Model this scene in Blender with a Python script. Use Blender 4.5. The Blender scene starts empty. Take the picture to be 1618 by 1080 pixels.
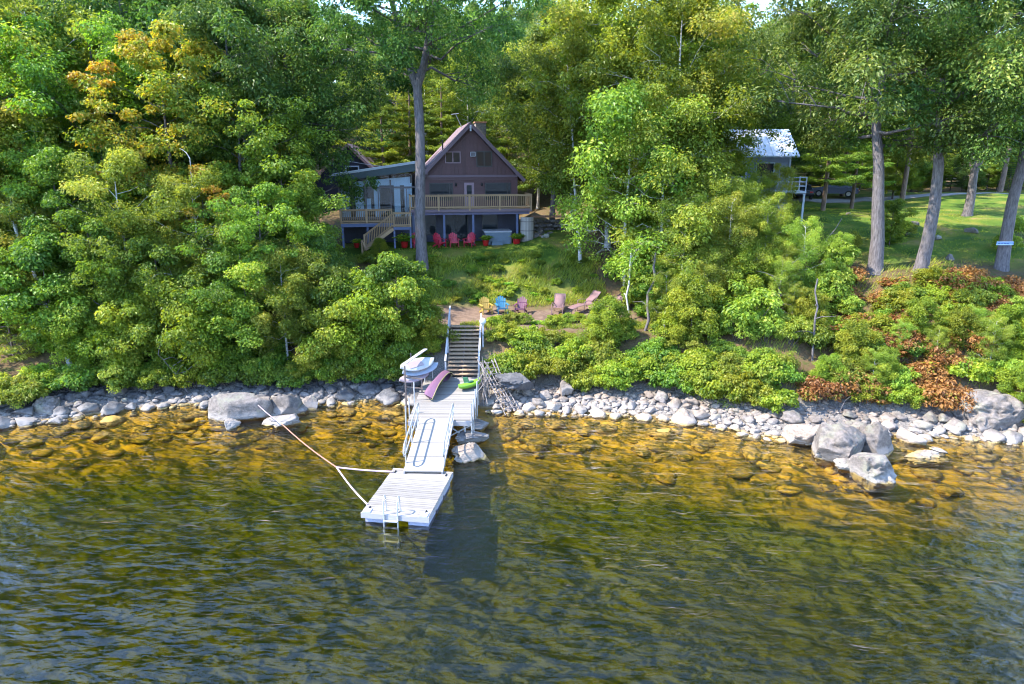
import bpy, bmesh, math, random
import numpy as np
from mathutils import Vector, Matrix, noise as mnoise

SC = bpy.context.scene
COL = SC.collection
# ------------------------------------------------------------------ camera, sky, sun, exposure
CAM_H = 12.3; PITCH = math.radians(15.0); FPX = 1079.0
cd = bpy.data.cameras.new('camera'); cam = bpy.data.objects.new('camera', cd); COL.objects.link(cam)
cam.location = (0, 0, CAM_H); cam.rotation_euler = (math.pi/2 - PITCH, 0, 0)
cd.sensor_width = 36.0; cd.lens = 36.0*FPX/1618.0; cd.clip_start = 0.1; cd.clip_end = 3000
SC.camera = cam
SUN_EL = math.radians(50); SUN_AZ = math.radians(257)      # clockwise from +Y: from the left
world = bpy.data.worlds.new('World'); SC.world = world; world.use_nodes = True
nt = world.node_tree; nt.nodes.clear()
sky = nt.nodes.new('ShaderNodeTexSky'); sky.sky_type = 'NISHITA'; sky.sun_disc = False
sky.sun_elevation = SUN_EL; sky.sun_rotation = SUN_AZ; sky.air_density = 1.0; sky.dust_density = 0.2; sky.ozone_density = 3.0; sky.altitude = 900
bg = nt.nodes.new('ShaderNodeBackground'); bg.inputs['Strength'].default_value = 0.15
wo = nt.nodes.new('ShaderNodeOutputWorld')
nt.links.new(sky.outputs[0], bg.inputs['Color']); nt.links.new(bg.outputs[0], wo.inputs['Surface'])
sd = bpy.data.lights.new('sun', 'SUN'); sd.energy = 2.05; sd.angle = math.radians(0.55); sd.color = (1.0, 0.92, 0.78)
sun = bpy.data.objects.new('sun', sd); COL.objects.link(sun)
sdir = Vector((math.cos(SUN_EL)*math.sin(SUN_AZ), math.cos(SUN_EL)*math.cos(SUN_AZ), math.sin(SUN_EL)))
sun.rotation_euler = sdir.to_track_quat('Z', 'Y').to_euler(); sun.location = sdir*100
SC.view_settings.view_transform = 'Standard'; SC.view_settings.look = 'None'
SC.view_settings.exposure = 2.93; SC.view_settings.gamma = 1.0; SC.view_settings.use_curve_mapping = False
SC.render.engine = 'CYCLES'
SC.cycles.max_bounces = 7; SC.cycles.diffuse_bounces = 4; SC.cycles.glossy_bounces = 3; SC.cycles.transmission_bounces = 4
SC.cycles.transparent_max_bounces = 12; SC.cycles.volume_bounces = 0
SC.cycles.use_denoising = True; SC.cycles.pixel_filter_type = 'BLACKMAN_HARRIS'; SC.cycles.filter_width = 1.1; SC.cycles.caustics_reflective = False; SC.cycles.caustics_refractive = False

# ------------------------------------------------------------------ helpers
def at(px, py, h=None, Y=None):
    """point on the ray of photo pixel (px, py): where it meets height h, or the upright plane at distance Y"""
    dx = (px-809)/FPX; dy = -(py-540)/FPX
    d = Vector((dx, math.cos(PITCH)+dy*math.sin(PITCH), -math.sin(PITCH)+dy*math.cos(PITCH)))
    t = (h-CAM_H)/d.z if Y is None else Y/d.y
    return Vector((0, 0, CAM_H)) + d*t

def link(o, parent=None):
    COL.objects.link(o)
    if parent is not None: o.parent = parent
    return o
def tag(o, label=None, cat=None, group=None, kind=None):
    if label: o['label'] = label
    if cat: o['category'] = cat
    if group: o['group'] = group
    if kind: o['kind'] = kind
    return o
def thing(name, label, cat, loc=(0,0,0), rz=0.0, group=None):
    o = bpy.data.objects.new(name, None); o.empty_display_size = 0.2
    link(o); o.location = loc; o.rotation_euler = (0, 0, rz)
    return tag(o, label, cat, group)

class MB:
    """collects simple solids; build() links them as one mesh object"""
    def __init__(s): s.v = []; s.f = []; s.sm = []
    def add(s, vs, fs, smooth=False):
        o = len(s.v); s.v += [tuple(v) for v in vs]
        for f in fs: s.f.append([i+o for i in f]); s.sm.append(smooth)
        return s
    def box(s, c, size, rot=None):
        hx, hy, hz = size[0]/2, size[1]/2, size[2]/2
        vs = [Vector((x, y, z)) for z in (-hz, hz) for y in (-hy, hy) for x in (-hx, hx)]
        if rot is not None: vs = [rot @ v for v in vs]
        c = Vector(c)
        return s.add([v+c for v in vs], [(0,2,3,1), (4,5,7,6), (0,1,5,4), (2,6,7,3), (0,4,6,2), (1,3,7,5)])
    def bx(s, x0, x1, y0, y1, z0, z1):
        return s.box(((x0+x1)/2, (y0+y1)/2, (z0+z1)/2), (abs(x1-x0), abs(y1-y0), abs(z1-z0)))
    def bar(s, p, q, w, h=None):
        h = h or w; p = Vector(p); q = Vector(q); d = q-p; L = d.length; d.normalize()
        up = Vector((0, 0, 1)) if abs(d.z) < 0.99 else Vector((0, 1, 0))
        sx = d.cross(up).normalized(); uz = sx.cross(d).normalized()
        return s.box((p+q)/2, (w, L, h), Matrix((sx, d, uz)).transposed())
    def tube(s, pts, rad, n=8, cap=True):
        pts = [Vector(p) for p in pts]; k = len(pts)
        rad = [rad]*k if isinstance(rad, (int, float)) else rad
        vs = []; prev = None
        for i, p in enumerate(pts):
            t = (pts[min(i+1, k-1)]-pts[max(i-1, 0)]).normalized()
            if prev is None:
                a = t.cross(Vector((0, 0, 1)) if abs(t.z) < 0.9 else Vector((1, 0, 0))).normalized()
            else: a = (prev - t*prev.dot(t)).normalized()
            prev = a; b = t.cross(a)
            for j in range(n):
                an = 2*math.pi*j/n; vs.append(p + (a*math.cos(an)+b*math.sin(an))*rad[i])
        fs = [(i*n+j, i*n+(j+1) % n, (i+1)*n+(j+1) % n, (i+1)*n+j) for i in range(k-1) for j in range(n)]
        s.add(vs, fs, True)
        if cap: s.add(vs[:n], [tuple(range(n-1, -1, -1))]); s.add(vs[-n:], [tuple(range(n))])
        return s
    def lathe(s, prof, c=(0,0,0), n=16):
        c = Vector(c); vs = []
        for r, z in prof:
            for j in range(n): a = 2*math.pi*j/n; vs.append(c+Vector((r*math.cos(a), r*math.sin(a), z)))
        k = len(prof)
        s.add(vs, [(i*n+j, i*n+(j+1) % n, (i+1)*n+(j+1) % n, (i+1)*n+j) for i in range(k-1) for j in range(n)], True)
        s.add(vs[:n], [tuple(range(n-1, -1, -1))]); s.add(vs[-n:], [tuple(range(n))])
        return s
    def prism(s, poly, y0, y1):
        """polygon in (x, z) extruded along y"""
        n = len(poly); vs = [(x, y0, z) for x, z in poly]+[(x, y1, z) for x, z in poly]
        return s.add(vs, [tuple(range(n)), tuple(range(2*n-1, n-1, -1))]+[(i, i+n, (i+1) % n+n, (i+1) % n) for i in range(n)])
    def loft(s, rings, closed=True, caps=True):
        n = len(rings[0]); vs = [v for r in rings for v in r]; m = n if closed else n-1
        s.add(vs, [(i*n+j, i*n+(j+1) % n, (i+1)*n+(j+1) % n, (i+1)*n+j) for i in range(len(rings)-1) for j in range(m)], True)
        if caps: s.add(rings[0], [tuple(range(n-1, -1, -1))]); s.add(rings[-1], [tuple(range(n))])
        return s
    def mesh(s, name, m):
        me = bpy.data.meshes.new(name); me.from_pydata(s.v, [], s.f)
        me.polygons.foreach_set('use_smooth', s.sm); me.materials.append(m)
        bm = bmesh.new(); bm.from_mesh(me); bmesh.ops.recalc_face_normals(bm, faces=bm.faces); bm.to_mesh(me); bm.free()
        me.update(); return me
    def build(s, name, m, parent=None):
        return link(bpy.data.objects.new(name, s.mesh(name, m)), parent)

_unit = {}
def slat(name, m, parent, c, size, rot=(0, 0, 0)):
    """a plank-like piece: one shared bevelled block per material, scaled"""
    if m.name not in _unit: _unit[m.name] = MB().box((0,0,0), (1,1,1)).mesh('piece', m)
    o = bpy.data.objects.new(name, _unit[m.name]); link(o, parent)
    o.location = c; o.scale = size; o.rotation_euler = rot
    return o
def slat_between(name, m, parent, p, q, w, h):
    p = Vector(p); q = Vector(q); d = (q-p).normalized()
    up = Vector((0, 0, 1)) if abs(d.z) < 0.99 else Vector((0, 1, 0))
    sx = d.cross(up).normalized(); uz = sx.cross(d).normalized()
    return slat(name, m, parent, (p+q)/2, (w, (q-p).length, h), Matrix((sx, d, uz)).transposed().to_euler())

# ------------------------------------------------------------------ materials
def newmat(name):
    m = bpy.data.materials.new(name); m.use_nodes = True; m.node_tree.nodes.clear(); return m, m.node_tree
def N(t, typ, **kw):
    n = t.nodes.new(typ)
    for k, v in kw.items():
        if k.startswith('i_'): n.inputs[k[2:].replace('_', ' ')].default_value = v
        else: setattr(n, k, v)
    return n
def ramp(t, stops, fac=None, interp='LINEAR'):
    r = t.nodes.new('ShaderNodeValToRGB'); r.color_ramp.interpolation = interp
    el = r.color_ramp.elements
    while len(el) < len(stops): el.new(0.5)
    for e, (p, c) in zip(el, stops): e.position = p; e.color = (*c, 1)
    if fac is not None: t.links.new(fac, r.inputs[0])
    return r
def coords(t, scale=(1,1,1), kind='Object'):
    tc = t.nodes.new('ShaderNodeTexCoord'); mp = t.nodes.new('ShaderNodeMapping')
    mp.inputs['Scale'].default_value = scale; t.links.new(tc.outputs[kind], mp.inputs[0]); return mp.outputs[0]
def M(name, col, rough=0.6, var=0.25, scale=6.0, stretch=(1,1,1), bump=0.0, metal=0.0, spec=0.5, world_space=False, coat=0.0, obj_var=0.0):
    m, t = newmat(name)
    if world_space:
        g = t.nodes.new('ShaderNodeNewGeometry'); mp = t.nodes.new('ShaderNodeMapping'); mp.inputs['Scale'].default_value = stretch
        t.links.new(g.outputs['Position'], mp.inputs[0]); co = mp.outputs[0]
    else: co = coords(t, stretch)
    nz = N(t, 'ShaderNodeTexNoise', i_Scale=scale, i_Detail=6.0, i_Roughness=0.65); t.links.new(co, nz.inputs['Vector'])
    lo = tuple(c*(1-var) for c in col); hi = tuple(min(1, c*(1+var)) for c in col)
    r = ramp(t, [(0.3, lo), (0.7, hi)], nz.outputs[0])
    p = N(t, 'ShaderNodeBsdfPrincipled', i_Roughness=rough, i_Metallic=metal)
    p.inputs['Specular IOR Level'].default_value = spec; p.inputs['Coat Weight'].default_value = coat
    cs = r.outputs[0]
    if obj_var:
        oi = t.nodes.new('ShaderNodeObjectInfo'); mr = N(t, 'ShaderNodeMapRange', i_To_Min=1-obj_var, i_To_Max=1+obj_var)
        t.links.new(oi.outputs['Random'], mr.inputs[0])
        hs = t.nodes.new('ShaderNodeHueSaturation'); t.links.new(mr.outputs[0], hs.inputs['Value']); t.links.new(cs, hs.inputs['Color']); cs = hs.outputs[0]
    t.links.new(cs, p.inputs['Base Color'])
    if bump:
        b = N(t, 'ShaderNodeBump', i_Strength=bump, i_Distance=0.03); t.links.new(nz.outputs[0], b.inputs['Height']); t.links.new(b.outputs[0], p.inputs['Normal'])
    o = t.nodes.new('ShaderNodeOutputMaterial'); t.links.new(p.outputs[0], o.inputs[0])
    return m

def leaf_mat(name, stops, trans=0.38, rough=0.45, spec=0.32, hue=0.022):
    """leaf colour from the clump's tint and the single leaf's own chance, plus light through the leaf"""
    m, t = newmat(name)
    at_ = N(t, 'ShaderNodeAttribute', attribute_name='tint'); g = t.nodes.new('ShaderNodeNewGeometry')
    oi = t.nodes.new('ShaderNodeObjectInfo')
    a = N(t, 'ShaderNodeMath', operation='MULTIPLY_ADD'); a.inputs[1].default_value = 0.45
    t.links.new(g.outputs['Random Per Island'], a.inputs[0])
    b = N(t, 'ShaderNodeMath', operation='MULTIPLY'); b.inputs[1].default_value = 0.55
    t.links.new(at_.outputs['Fac'], b.inputs[0]); t.links.new(b.outputs[0], a.inputs[2])
    r = ramp(t, [(p_, (min(.5, c[0]*2.12), min(.5, c[1]*1.75), c[2]*1.1)) for p_, c in stops], a.outputs[0])
    hs = t.nodes.new('ShaderNodeHueSaturation')
    mh = N(t, 'ShaderNodeMapRange', i_To_Min=0.5-hue, i_To_Max=0.5+hue); t.links.new(oi.outputs['Random'], mh.inputs[0]); t.links.new(mh.outputs[0], hs.inputs['Hue'])
    mv = N(t, 'ShaderNodeMapRange', i_To_Min=0.8, i_To_Max=1.2); t.links.new(oi.outputs['Random'], mv.inputs[0]); t.links.new(mv.outputs[0], hs.inputs['Value'])
    t.links.new(r.outputs[0], hs.inputs['Color'])
    p = N(t, 'ShaderNodeBsdfPrincipled', i_Roughness=rough); p.inputs['Specular IOR Level'].default_value = spec
    t.links.new(hs.outputs[0], p.inputs['Base Color'])
    tr = t.nodes.new('ShaderNodeBsdfTranslucent'); h2 = N(t, 'ShaderNodeHueSaturation', i_Hue=0.485, i_Saturation=1.08, i_Value=1.75)
    t.links.new(hs.outputs[0], h2.inputs['Color']); t.links.new(h2.outputs[0], tr.inputs['Color'])
    mx = t.nodes.new('ShaderNodeMixShader'); mx.inputs[0].default_value = trans+.05
    t.links.new(p.outputs[0], mx.inputs[1]); t.links.new(tr.outputs[0], mx.inputs[2])
    o = t.nodes.new('ShaderNodeOutputMaterial'); t.links.new(mx.outputs[0], o.inputs[0]); return m

def bark_mat(name, dark, light, stretch=(9, 9, 1.6), bump=0.8):
    m, t = newmat(name); co = coords(t, stretch)
    nz = N(t, 'ShaderNodeTexNoise', i_Scale=1.6, i_Detail=8.0, i_Roughness=0.7); t.links.new(co, nz.inputs['Vector'])
    n2 = N(t, 'ShaderNodeTexNoise', i_Scale=0.9, i_Detail=3.0); t.links.new(coords(t), n2.inputs['Vector'])
    r = ramp(t, [(0.32, dark), (0.62, light)], nz.outputs[0])
    lich = tuple(c*1.25 for c in light); r2 = ramp(t, [(0.5, (1, 1, 1)), (0.7, (1.0, 1.0, 0.88))], n2.outputs[0])
    mx = N(t, 'ShaderNodeMix', data_type='RGBA', blend_type='MULTIPLY'); mx.inputs[0].default_value = 1
    t.links.new(r.outputs[0], mx.inputs[6]); t.links.new(r2.outputs[0], mx.inputs[7])
    p = N(t, 'ShaderNodeBsdfPrincipled', i_Roughness=0.9); t.links.new(mx.outputs[2], p.inputs['Base Color'])
    b = N(t, 'ShaderNodeBump', i_Strength=bump, i_Distance=0.06); t.links.new(nz.outputs[0], b.inputs['Height']); t.links.new(b.outputs[0], p.inputs['Normal'])
    o = t.nodes.new('ShaderNodeOutputMaterial'); t.links.new(p.outputs[0], o.inputs[0]); return m

def rock_mat(name, stops, band=True, speck=7.0, lichen=(0.22, 0.21, 0.16)):
    """granite; the lowest hand's breadths above the water carry a pale mineral band"""
    m, t = newmat(name); g = t.nodes.new('ShaderNodeNewGeometry'); oi = t.nodes.new('ShaderNodeObjectInfo')
    nz = N(t, 'ShaderNodeTexNoise', i_Scale=speck, i_Detail=9.0, i_Roughness=0.75); t.links.new(g.outputs['Position'], nz.inputs['Vector'])
    n2 = N(t, 'ShaderNodeTexNoise', i_Scale=1.3, i_Detail=5.0, i_Roughness=0.6); t.links.new(g.outputs['Position'], n2.inputs['Vector'])
    r = ramp(t, stops, nz.outputs[0])
    rl = ramp(t, [(0.52, (0, 0, 0)), (0.66, (0.8, 0.8, 0.8))], n2.outputs[0])
    mx = N(t, 'ShaderNodeMix', data_type='RGBA'); t.links.new(rl.outputs[0], mx.inputs[0]); t.links.new(r.outputs[0], mx.inputs[6]); mx.inputs[7].default_value = (*lichen, 1)
    hs = t.nodes.new('ShaderNodeHueSaturation'); mv = N(t, 'ShaderNodeMapRange', i_To_Min=0.72, i_To_Max=1.25)
    t.links.new(oi.outputs['Random'], mv.inputs[0]); t.links.new(mv.outputs[0], hs.inputs['Value']); t.links.new(mx.outputs[2], hs.inputs['Color'])
    last = hs.outputs[0]
    if band:
        sp = t.nodes.new('ShaderNodeSeparateXYZ'); t.links.new(g.outputs['Position'], sp.inputs[0])
        ad = N(t, 'ShaderNodeMath', operation='MULTIPLY_ADD'); ad.inputs[1].default_value = 0.55; t.links.new(n2.outputs[0], ad.inputs[0]); t.links.new(sp.outputs['Z'], ad.inputs[2])
        rb = ramp(t, [(0.0, (0, 0, 0)), (0.335, (0, 0, 0)), (0.36, (0.5,)*3), (0.55, (0.45,)*3), (0.72, (0, 0, 0))], ad.outputs[0])
        m2 = N(t, 'ShaderNodeMix', data_type='RGBA'); t.links.new(rb.outputs[0], m2.inputs[0]); t.links.new(last, m2.inputs[6]); m2.inputs[7].default_value = (0.36, 0.32, 0.295, 1)
        # below the water line: amber algae
        ra = ramp(t, [(0.24, (1, 1, 1)), (0.34, (0, 0, 0))], ad.outputs[0])
        m3 = N(t, 'ShaderNodeMix', data_type='RGBA'); t.links.new(ra.outputs[0], m3.inputs[0]); t.links.new(m2.outputs[2], m3.inputs[6]); m3.inputs[7].default_value = (0.36, 0.26, 0.10, 1)
        last = m3.outputs[2]
    p = N(t, 'ShaderNodeBsdfPrincipled', i_Roughness=0.85); t.links.new(last, p.inputs['Base Color'])
    b = N(t, 'ShaderNodeBump', i_Strength=0.8, i_Distance=0.07); t.links.new(nz.outputs[0], b.inputs['Height']); t.links.new(b.outputs[0], p.inputs['Normal'])
    o = t.nodes.new('ShaderNodeOutputMaterial'); t.links.new(p.outputs[0], o.inputs[0]); return m

def glass_mat(name, tint=(0.02, 0.025, 0.03), rough=0.03):
    m, t = newmat(name)
    nz = N(t, 'ShaderNodeTexNoise', i_Scale=1.2, i_Detail=1.0); t.links.new(coords(t), nz.inputs['Vector'])
    b = N(t, 'ShaderNodeBump', i_Strength=0.12, i_Distance=0.05); t.links.new(nz.outputs[0], b.inputs['Height'])
    p = N(t, 'ShaderNodeBsdfPrincipled', i_Roughness=rough, i_IOR=1.5); p.inputs['Base Color'].default_value = (*tint, 1)
    t.links.new(b.outputs[0], p.inputs['Normal'])
    o = t.nodes.new('ShaderNodeOutputMaterial'); t.links.new(p.outputs[0], o.inputs[0]); return m
def clear_glass(name):
    m, t = newmat(name)
    fr = N(t, 'ShaderNodeFresnel', i_IOR=1.7); tr = t.nodes.new('ShaderNodeBsdfTransparent'); tr.inputs[0].default_value = (0.86, 0.92, 0.95, 1)
    gl = t.nodes.new('ShaderNodeBsdfGlossy'); gl.inputs['Roughness'].default_value = 0.02
    mx = t.nodes.new('ShaderNodeMixShader'); t.links.new(fr.outputs[0], mx.inputs[0]); t.links.new(tr.outputs[0], mx.inputs[1]); t.links.new(gl.outputs[0], mx.inputs[2])
    o = t.nodes.new('ShaderNodeOutputMaterial'); t.links.new(mx.outputs[0], o.inputs[0]); return m

MAT = dict(
    dock=M('bleached_dock_wood', (0.21, 0.192, 0.178), 0.8, 0.45, 2.0, (1.0, 5, 3), 0.15, obj_var=0.2),
    dock_side=M('grey_dock_timber', (0.32, 0.30, 0.31), 0.8, 0.25, 4.0, (2, 8, 8), 0.2),
    rampw=M('pale_gangway_panel', (0.22, 0.203, 0.190), 0.75, 0.08, 2.0, (1, 1, 1), 0.05),
    floatbox=M('blue_grey_float', (0.34, 0.34, 0.46), 0.5, 0.1),
    galv=M('galvanised_steel', (0.45, 0.46, 0.48), 0.45, 0.2, 9.0, metal=0.6),
    alu=M('aluminium_tube', (0.62, 0.63, 0.65), 0.35, 0.1, 9.0, metal=0.7),
    tread=M('weathered_tread', (0.36, 0.24, 0.15), 0.85, 0.3, 4.0, (1.5, 9, 9), 0.3, obj_var=0.15),
    stringer=M('dark_stringer', (0.13, 0.10, 0.09), 0.85, 0.3),
    greyrail=M('grey_rail_wood', (0.40, 0.38, 0.40), 0.85, 0.25, 5.0, (8, 8, 1)),
    siding=M('plum_brown_siding', (0.082, 0.036, 0.038), 0.62, 0.18, 2.5, (1, 1, 5), 0.1, obj_var=0.10),
    siding_core=M('plum_brown_wall', (0.078, 0.034, 0.036), 0.65, 0.15),
    navy=M('navy_wall', (0.020, 0.022, 0.045), 0.6, 0.2),
    bluepost=M('blue_grey_post', (0.07, 0.09, 0.17), 0.6, 0.15),
    roof=M('mauve_brown_shingles', (0.15, 0.100, 0.112), 0.9, 0.3, 2.2, (1, 6, 6), 0.35),
    trim=M('plum_trim', (0.13, 0.085, 0.105), 0.6, 0.15),
    deckwood=M('tan_deck_wood', (0.29, 0.185, 0.10), 0.75, 0.2, 4.0, (6, 6, 1.5), 0.1, obj_var=0.12),
    deckbeam=M('blue_grey_beam', (0.11, 0.10, 0.17), 0.7, 0.2),
    teal=M('dark_teal_fascia', (0.028, 0.050, 0.060), 0.6, 0.2),
    metalroof=M('pale_metal_edge', (0.34, 0.37, 0.42), 0.5, 0.1),
    frame_black=M('black_window_frame', (0.012, 0.012, 0.015), 0.4, 0.1),
    frame_grey=M('grey_window_frame', (0.10, 0.09, 0.10), 0.5, 0.1),
    frame_mauve=M('mauve_door_frame', (0.26, 0.17, 0.20), 0.6, 0.1),
    glass=glass_mat('dark_window_glass'), clear=clear_glass('clear_glass'),
    sky_reflection_panel=M('pale_sky_reflection', (0.72, 0.80, 0.92), 0.9, 0.12, 3.0, (14, 1, 0.3)),  # pale blue imitating sky reflected in the sunroom glass
    interior=M('dim_interior', (0.05, 0.055, 0.075), 0.9, 0.3),
    stonework=M('chimney_stone', (0.24, 0.21, 0.19), 0.9, 0.55, 3.0, (1, 1, 1.6), 0.6),
    acwhite=M('air_conditioner_grey', (0.50, 0.50, 0.55), 0.5, 0.1),
    black=M('matte_black', (0.012, 0.012, 0.014), 0.6, 0.1),
    red=M('red_plastic', (0.36, 0.014, 0.038), 0.5, 0.08, obj_var=0.08),
    yellow=M('yellow_paint', (0.34, 0.22, 0.04), 0.6, 0.12), blue=M('turquoise_paint', (0.025, 0.14, 0.24), 0.6, 0.1),
    plum=M('plum_paint', (0.11, 0.035, 0.07), 0.6, 0.15), mauve=M('mauve_sling', (0.16, 0.09, 0.095), 0.8, 0.12),
    mauveframe=M('bronze_frame', (0.11, 0.07, 0.075), 0.5, 0.1),
    pot=M('red_glazed_pot', (0.34, 0.012, 0.014), 0.3, 0.1), tub=M('teal_grey_spa', (0.085, 0.12, 0.16), 0.5, 0.12), tublid=M('pale_spa_cover', (0.30, 0.30, 0.33), 0.6, 0.1),
    barrelw=M('weathered_grey_boards', (0.30, 0.26, 0.23), 0.85, 0.3, 5.0, (7, 7, 1), 0.2, obj_var=0.2),
    canoe=M('mauve_canoe_hull', (0.15, 0.072, 0.12), 0.45, 0.1), canoe_in=M('olive_canoe_gunwale', (0.22, 0.19, 0.08), 0.5, 0.1),
    white=M('white_gelcoat', (0.42, 0.41, 0.40), 0.4, 0.05), bluewhite=M('pale_blue_gelcoat', (0.24, 0.28, 0.35), 0.4, 0.06),
    pinkwhite=M('pale_pink_gelcoat', (0.33, 0.26, 0.28), 0.4, 0.06),
    green=M('lime_green_plastic', (0.14, 0.30, 0.02), 0.4, 0.08), green_dk=M('dark_green_trim', (0.03, 0.10, 0.06), 0.5, 0.1),
    ropew=M('pale_mauve_rope', (0.34, 0.25, 0.30), 0.8, 0.2, 14), ropeo=M('faded_orange_rope', (0.33, 0.14, 0.09), 0.8, 0.2, 14),
    globe=M('opal_globe', (0.55, 0.54, 0.54), 0.3, 0.03), stick=M('bleached_sticks', (0.20, 0.17, 0.16), 0.9, 0.3),
    tinroof=M('white_tin_roof', (0.62, 0.62, 0.64), 0.4, 0.05, 1.0, (1, 8, 1)), cabinwall=M('blue_grey_clapboard', (0.20, 0.235, 0.31), 0.7, 0.15, 2.0, (1, 1, 6)),
    cabintrim=M('pale_blue_trim', (0.42, 0.48, 0.60), 0.6, 0.1), cabinside=M('grey_shingle_side', (0.16, 0.14, 0.15), 0.85, 0.3, 5.0, (1, 3, 6), 0.3),
    carpaint=M('dark_blue_car_paint', (0.018, 0.020, 0.035), 0.25, 0.05, coat=0.6), carpaint2=M('silver_blue_car_paint', (0.10, 0.11, 0.16), 0.25, 0.05, coat=0.6),
    tyre=M('tyre_rubber', (0.015, 0.015, 0.016), 0.8, 0.2), rim=M('wheel_rim', (0.5, 0.5, 0.52), 0.3, 0.1, metal=0.8), lamp_red=M('tail_lamp', (0.35, 0.01, 0.01), 0.2, 0.05), headl=M('head_lamp', (0.7, 0.7, 0.72), 0.15, 0.05),
    signblue=M('blue_sign_board', (0.16, 0.27, 0.52), 0.5, 0.1), signpale=M('pale_sign_edge', (0.50, 0.60, 0.78), 0.5, 0.1), signdark=M('dark_sign_marks', (0.03, 0.08, 0.20), 0.5, 0.1),
    railgrey=M('silver_grey_post_wood', (0.30, 0.27, 0.28), 0.9, 0.3, 5.0, (8, 8, 1)), soil=M('potting_soil', (0.03, 0.02, 0.015), 0.95, 0.3),
    timber=M('landscape_timber', (0.22, 0.15, 0.10), 0.9, 0.3, 4.0, (1, 8, 8), 0.3), rustcap=M('rusty_flat_slab', (0.34, 0.17, 0.11), 0.85, 0.25),
    rock_pale=rock_mat('pale_granite', [(0.28, (0.085, 0.064, 0.050)), (0.5, (0.20, 0.155, 0.125)), (0.75, (0.32, 0.255, 0.21))], True, 6.0, (0.36, 0.30, 0.26)),
    rock_mid=rock_mat('pinkish_granite', [(0.28, (0.045, 0.040, 0.038)), (0.5, (0.135, 0.115, 0.105)), (0.75, (0.26, 0.215, 0.195))], True, 5.0, (0.21, 0.20, 0.15)),
    rock_dark=rock_mat('shade_toned_grey_rock', [(0.25, (0.020, 0.021, 0.026)), (0.5, (0.055, 0.054, 0.060)), (0.8, (0.115, 0.108, 0.110))], True, 5.0, (0.12, 0.115, 0.11)),  # grey rock, darkened so its colour carries the left shore's shade
    rock_bed=rock_mat('amber_lake_stone', [(0.25, (0.16, 0.10, 0.02)), (0.5, (0.29, 0.18, 0.036)), (0.8, (0.40, 0.26, 0.06))], False, 4.0, (0.25, 0.16, 0.035)),
    bark=bark_mat('grey_brown_bark', (0.035, 0.030, 0.032), (0.155, 0.135, 0.14)), bark_dk=bark_mat('dark_bark', (0.04, 0.03, 0.025), (0.14, 0.11, 0.095)),
    birch=bark_mat('pale_birch_bark', (0.24, 0.22, 0.21), (0.56, 0.54, 0.53), (2, 2, 7), 0.2), pinebark=bark_mat('reddish_pine_bark', (0.06, 0.04, 0.03), (0.22, 0.15, 0.115)),
    oak=leaf_mat('oak_leaves', [(0.05, (0.014, 0.042, 0.014)), (0.45, (0.032, 0.082, 0.022)), (0.8, (0.085, 0.145, 0.040)), (1.0, (0.15, 0.18, 0.06))], 0.32),
    maple=leaf_mat('maple_leaves', [(0.05, (0.020, 0.052, 0.012)), (0.45, (0.052, 0.105, 0.020)), (0.8, (0.100, 0.165, 0.028)), (1.0, (0.18, 0.22, 0.05))], 0.40),
    turning=leaf_mat('turning_maple_leaves', [(0.05, (0.030, 0.070, 0.014)), (0.35, (0.070, 0.115, 0.020)), (0.55, (0.125, 0.135, 0.024)), (0.78, (0.150, 0.125, 0.03)), (1.0, (0.165, 0.098, 0.032))], 0.40, hue=0.01),
    aspen=leaf_mat('light_green_leaves', [(0.05, (0.030, 0.068, 0.014)), (0.45, (0.075, 0.130, 0.026)), (0.8, (0.135, 0.195, 0.042)), (1.0, (0.22, 0.25, 0.08))], 0.42),
    pine=leaf_mat('pine_needles', [(0.05, (0.022, 0.060, 0.018)), (0.5, (0.070, 0.130, 0.026)), (0.85, (0.135, 0.200, 0.036)), (1.0, (0.20, 0.24, 0.06))], 0.30, 0.55),
    spruce=leaf_mat('spruce_needles', [(0.05, (0.012, 0.034, 0.018)), (0.5, (0.028, 0.062, 0.028)), (1.0, (0.060, 0.105, 0.045))], 0.2, 0.55),
    shrub=leaf_mat('shrub_leaves', [(0.05, (0.030, 0.066, 0.012)), (0.45, (0.080, 0.130, 0.020)), (0.8, (0.135, 0.185, 0.030)), (1.0, (0.20, 0.22, 0.05))], 0.42),
    bracken=leaf_mat('browned_bracken', [(0.05, (0.06, 0.04, 0.022)), (0.35, (0.120, 0.068, 0.034)), (0.6, (0.165, 0.100, 0.050)), (0.72, (0.075, 0.10, 0.02)), (1.0, (0.13, 0.155, 0.03))], 0.3, hue=0.008),
    fern=leaf_mat('green_fern', [(0.05, (0.020, 0.075, 0.016)), (0.5, (0.055, 0.150, 0.022)), (1.0, (0.17, 0.26, 0.03))], 0.4),
    grass=leaf_mat('grass_blades', [(0.05, (0.040, 0.080, 0.010)), (0.5, (0.095, 0.140, 0.020)), (1.0, (0.19, 0.20, 0.04))], 0.4),
)

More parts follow.
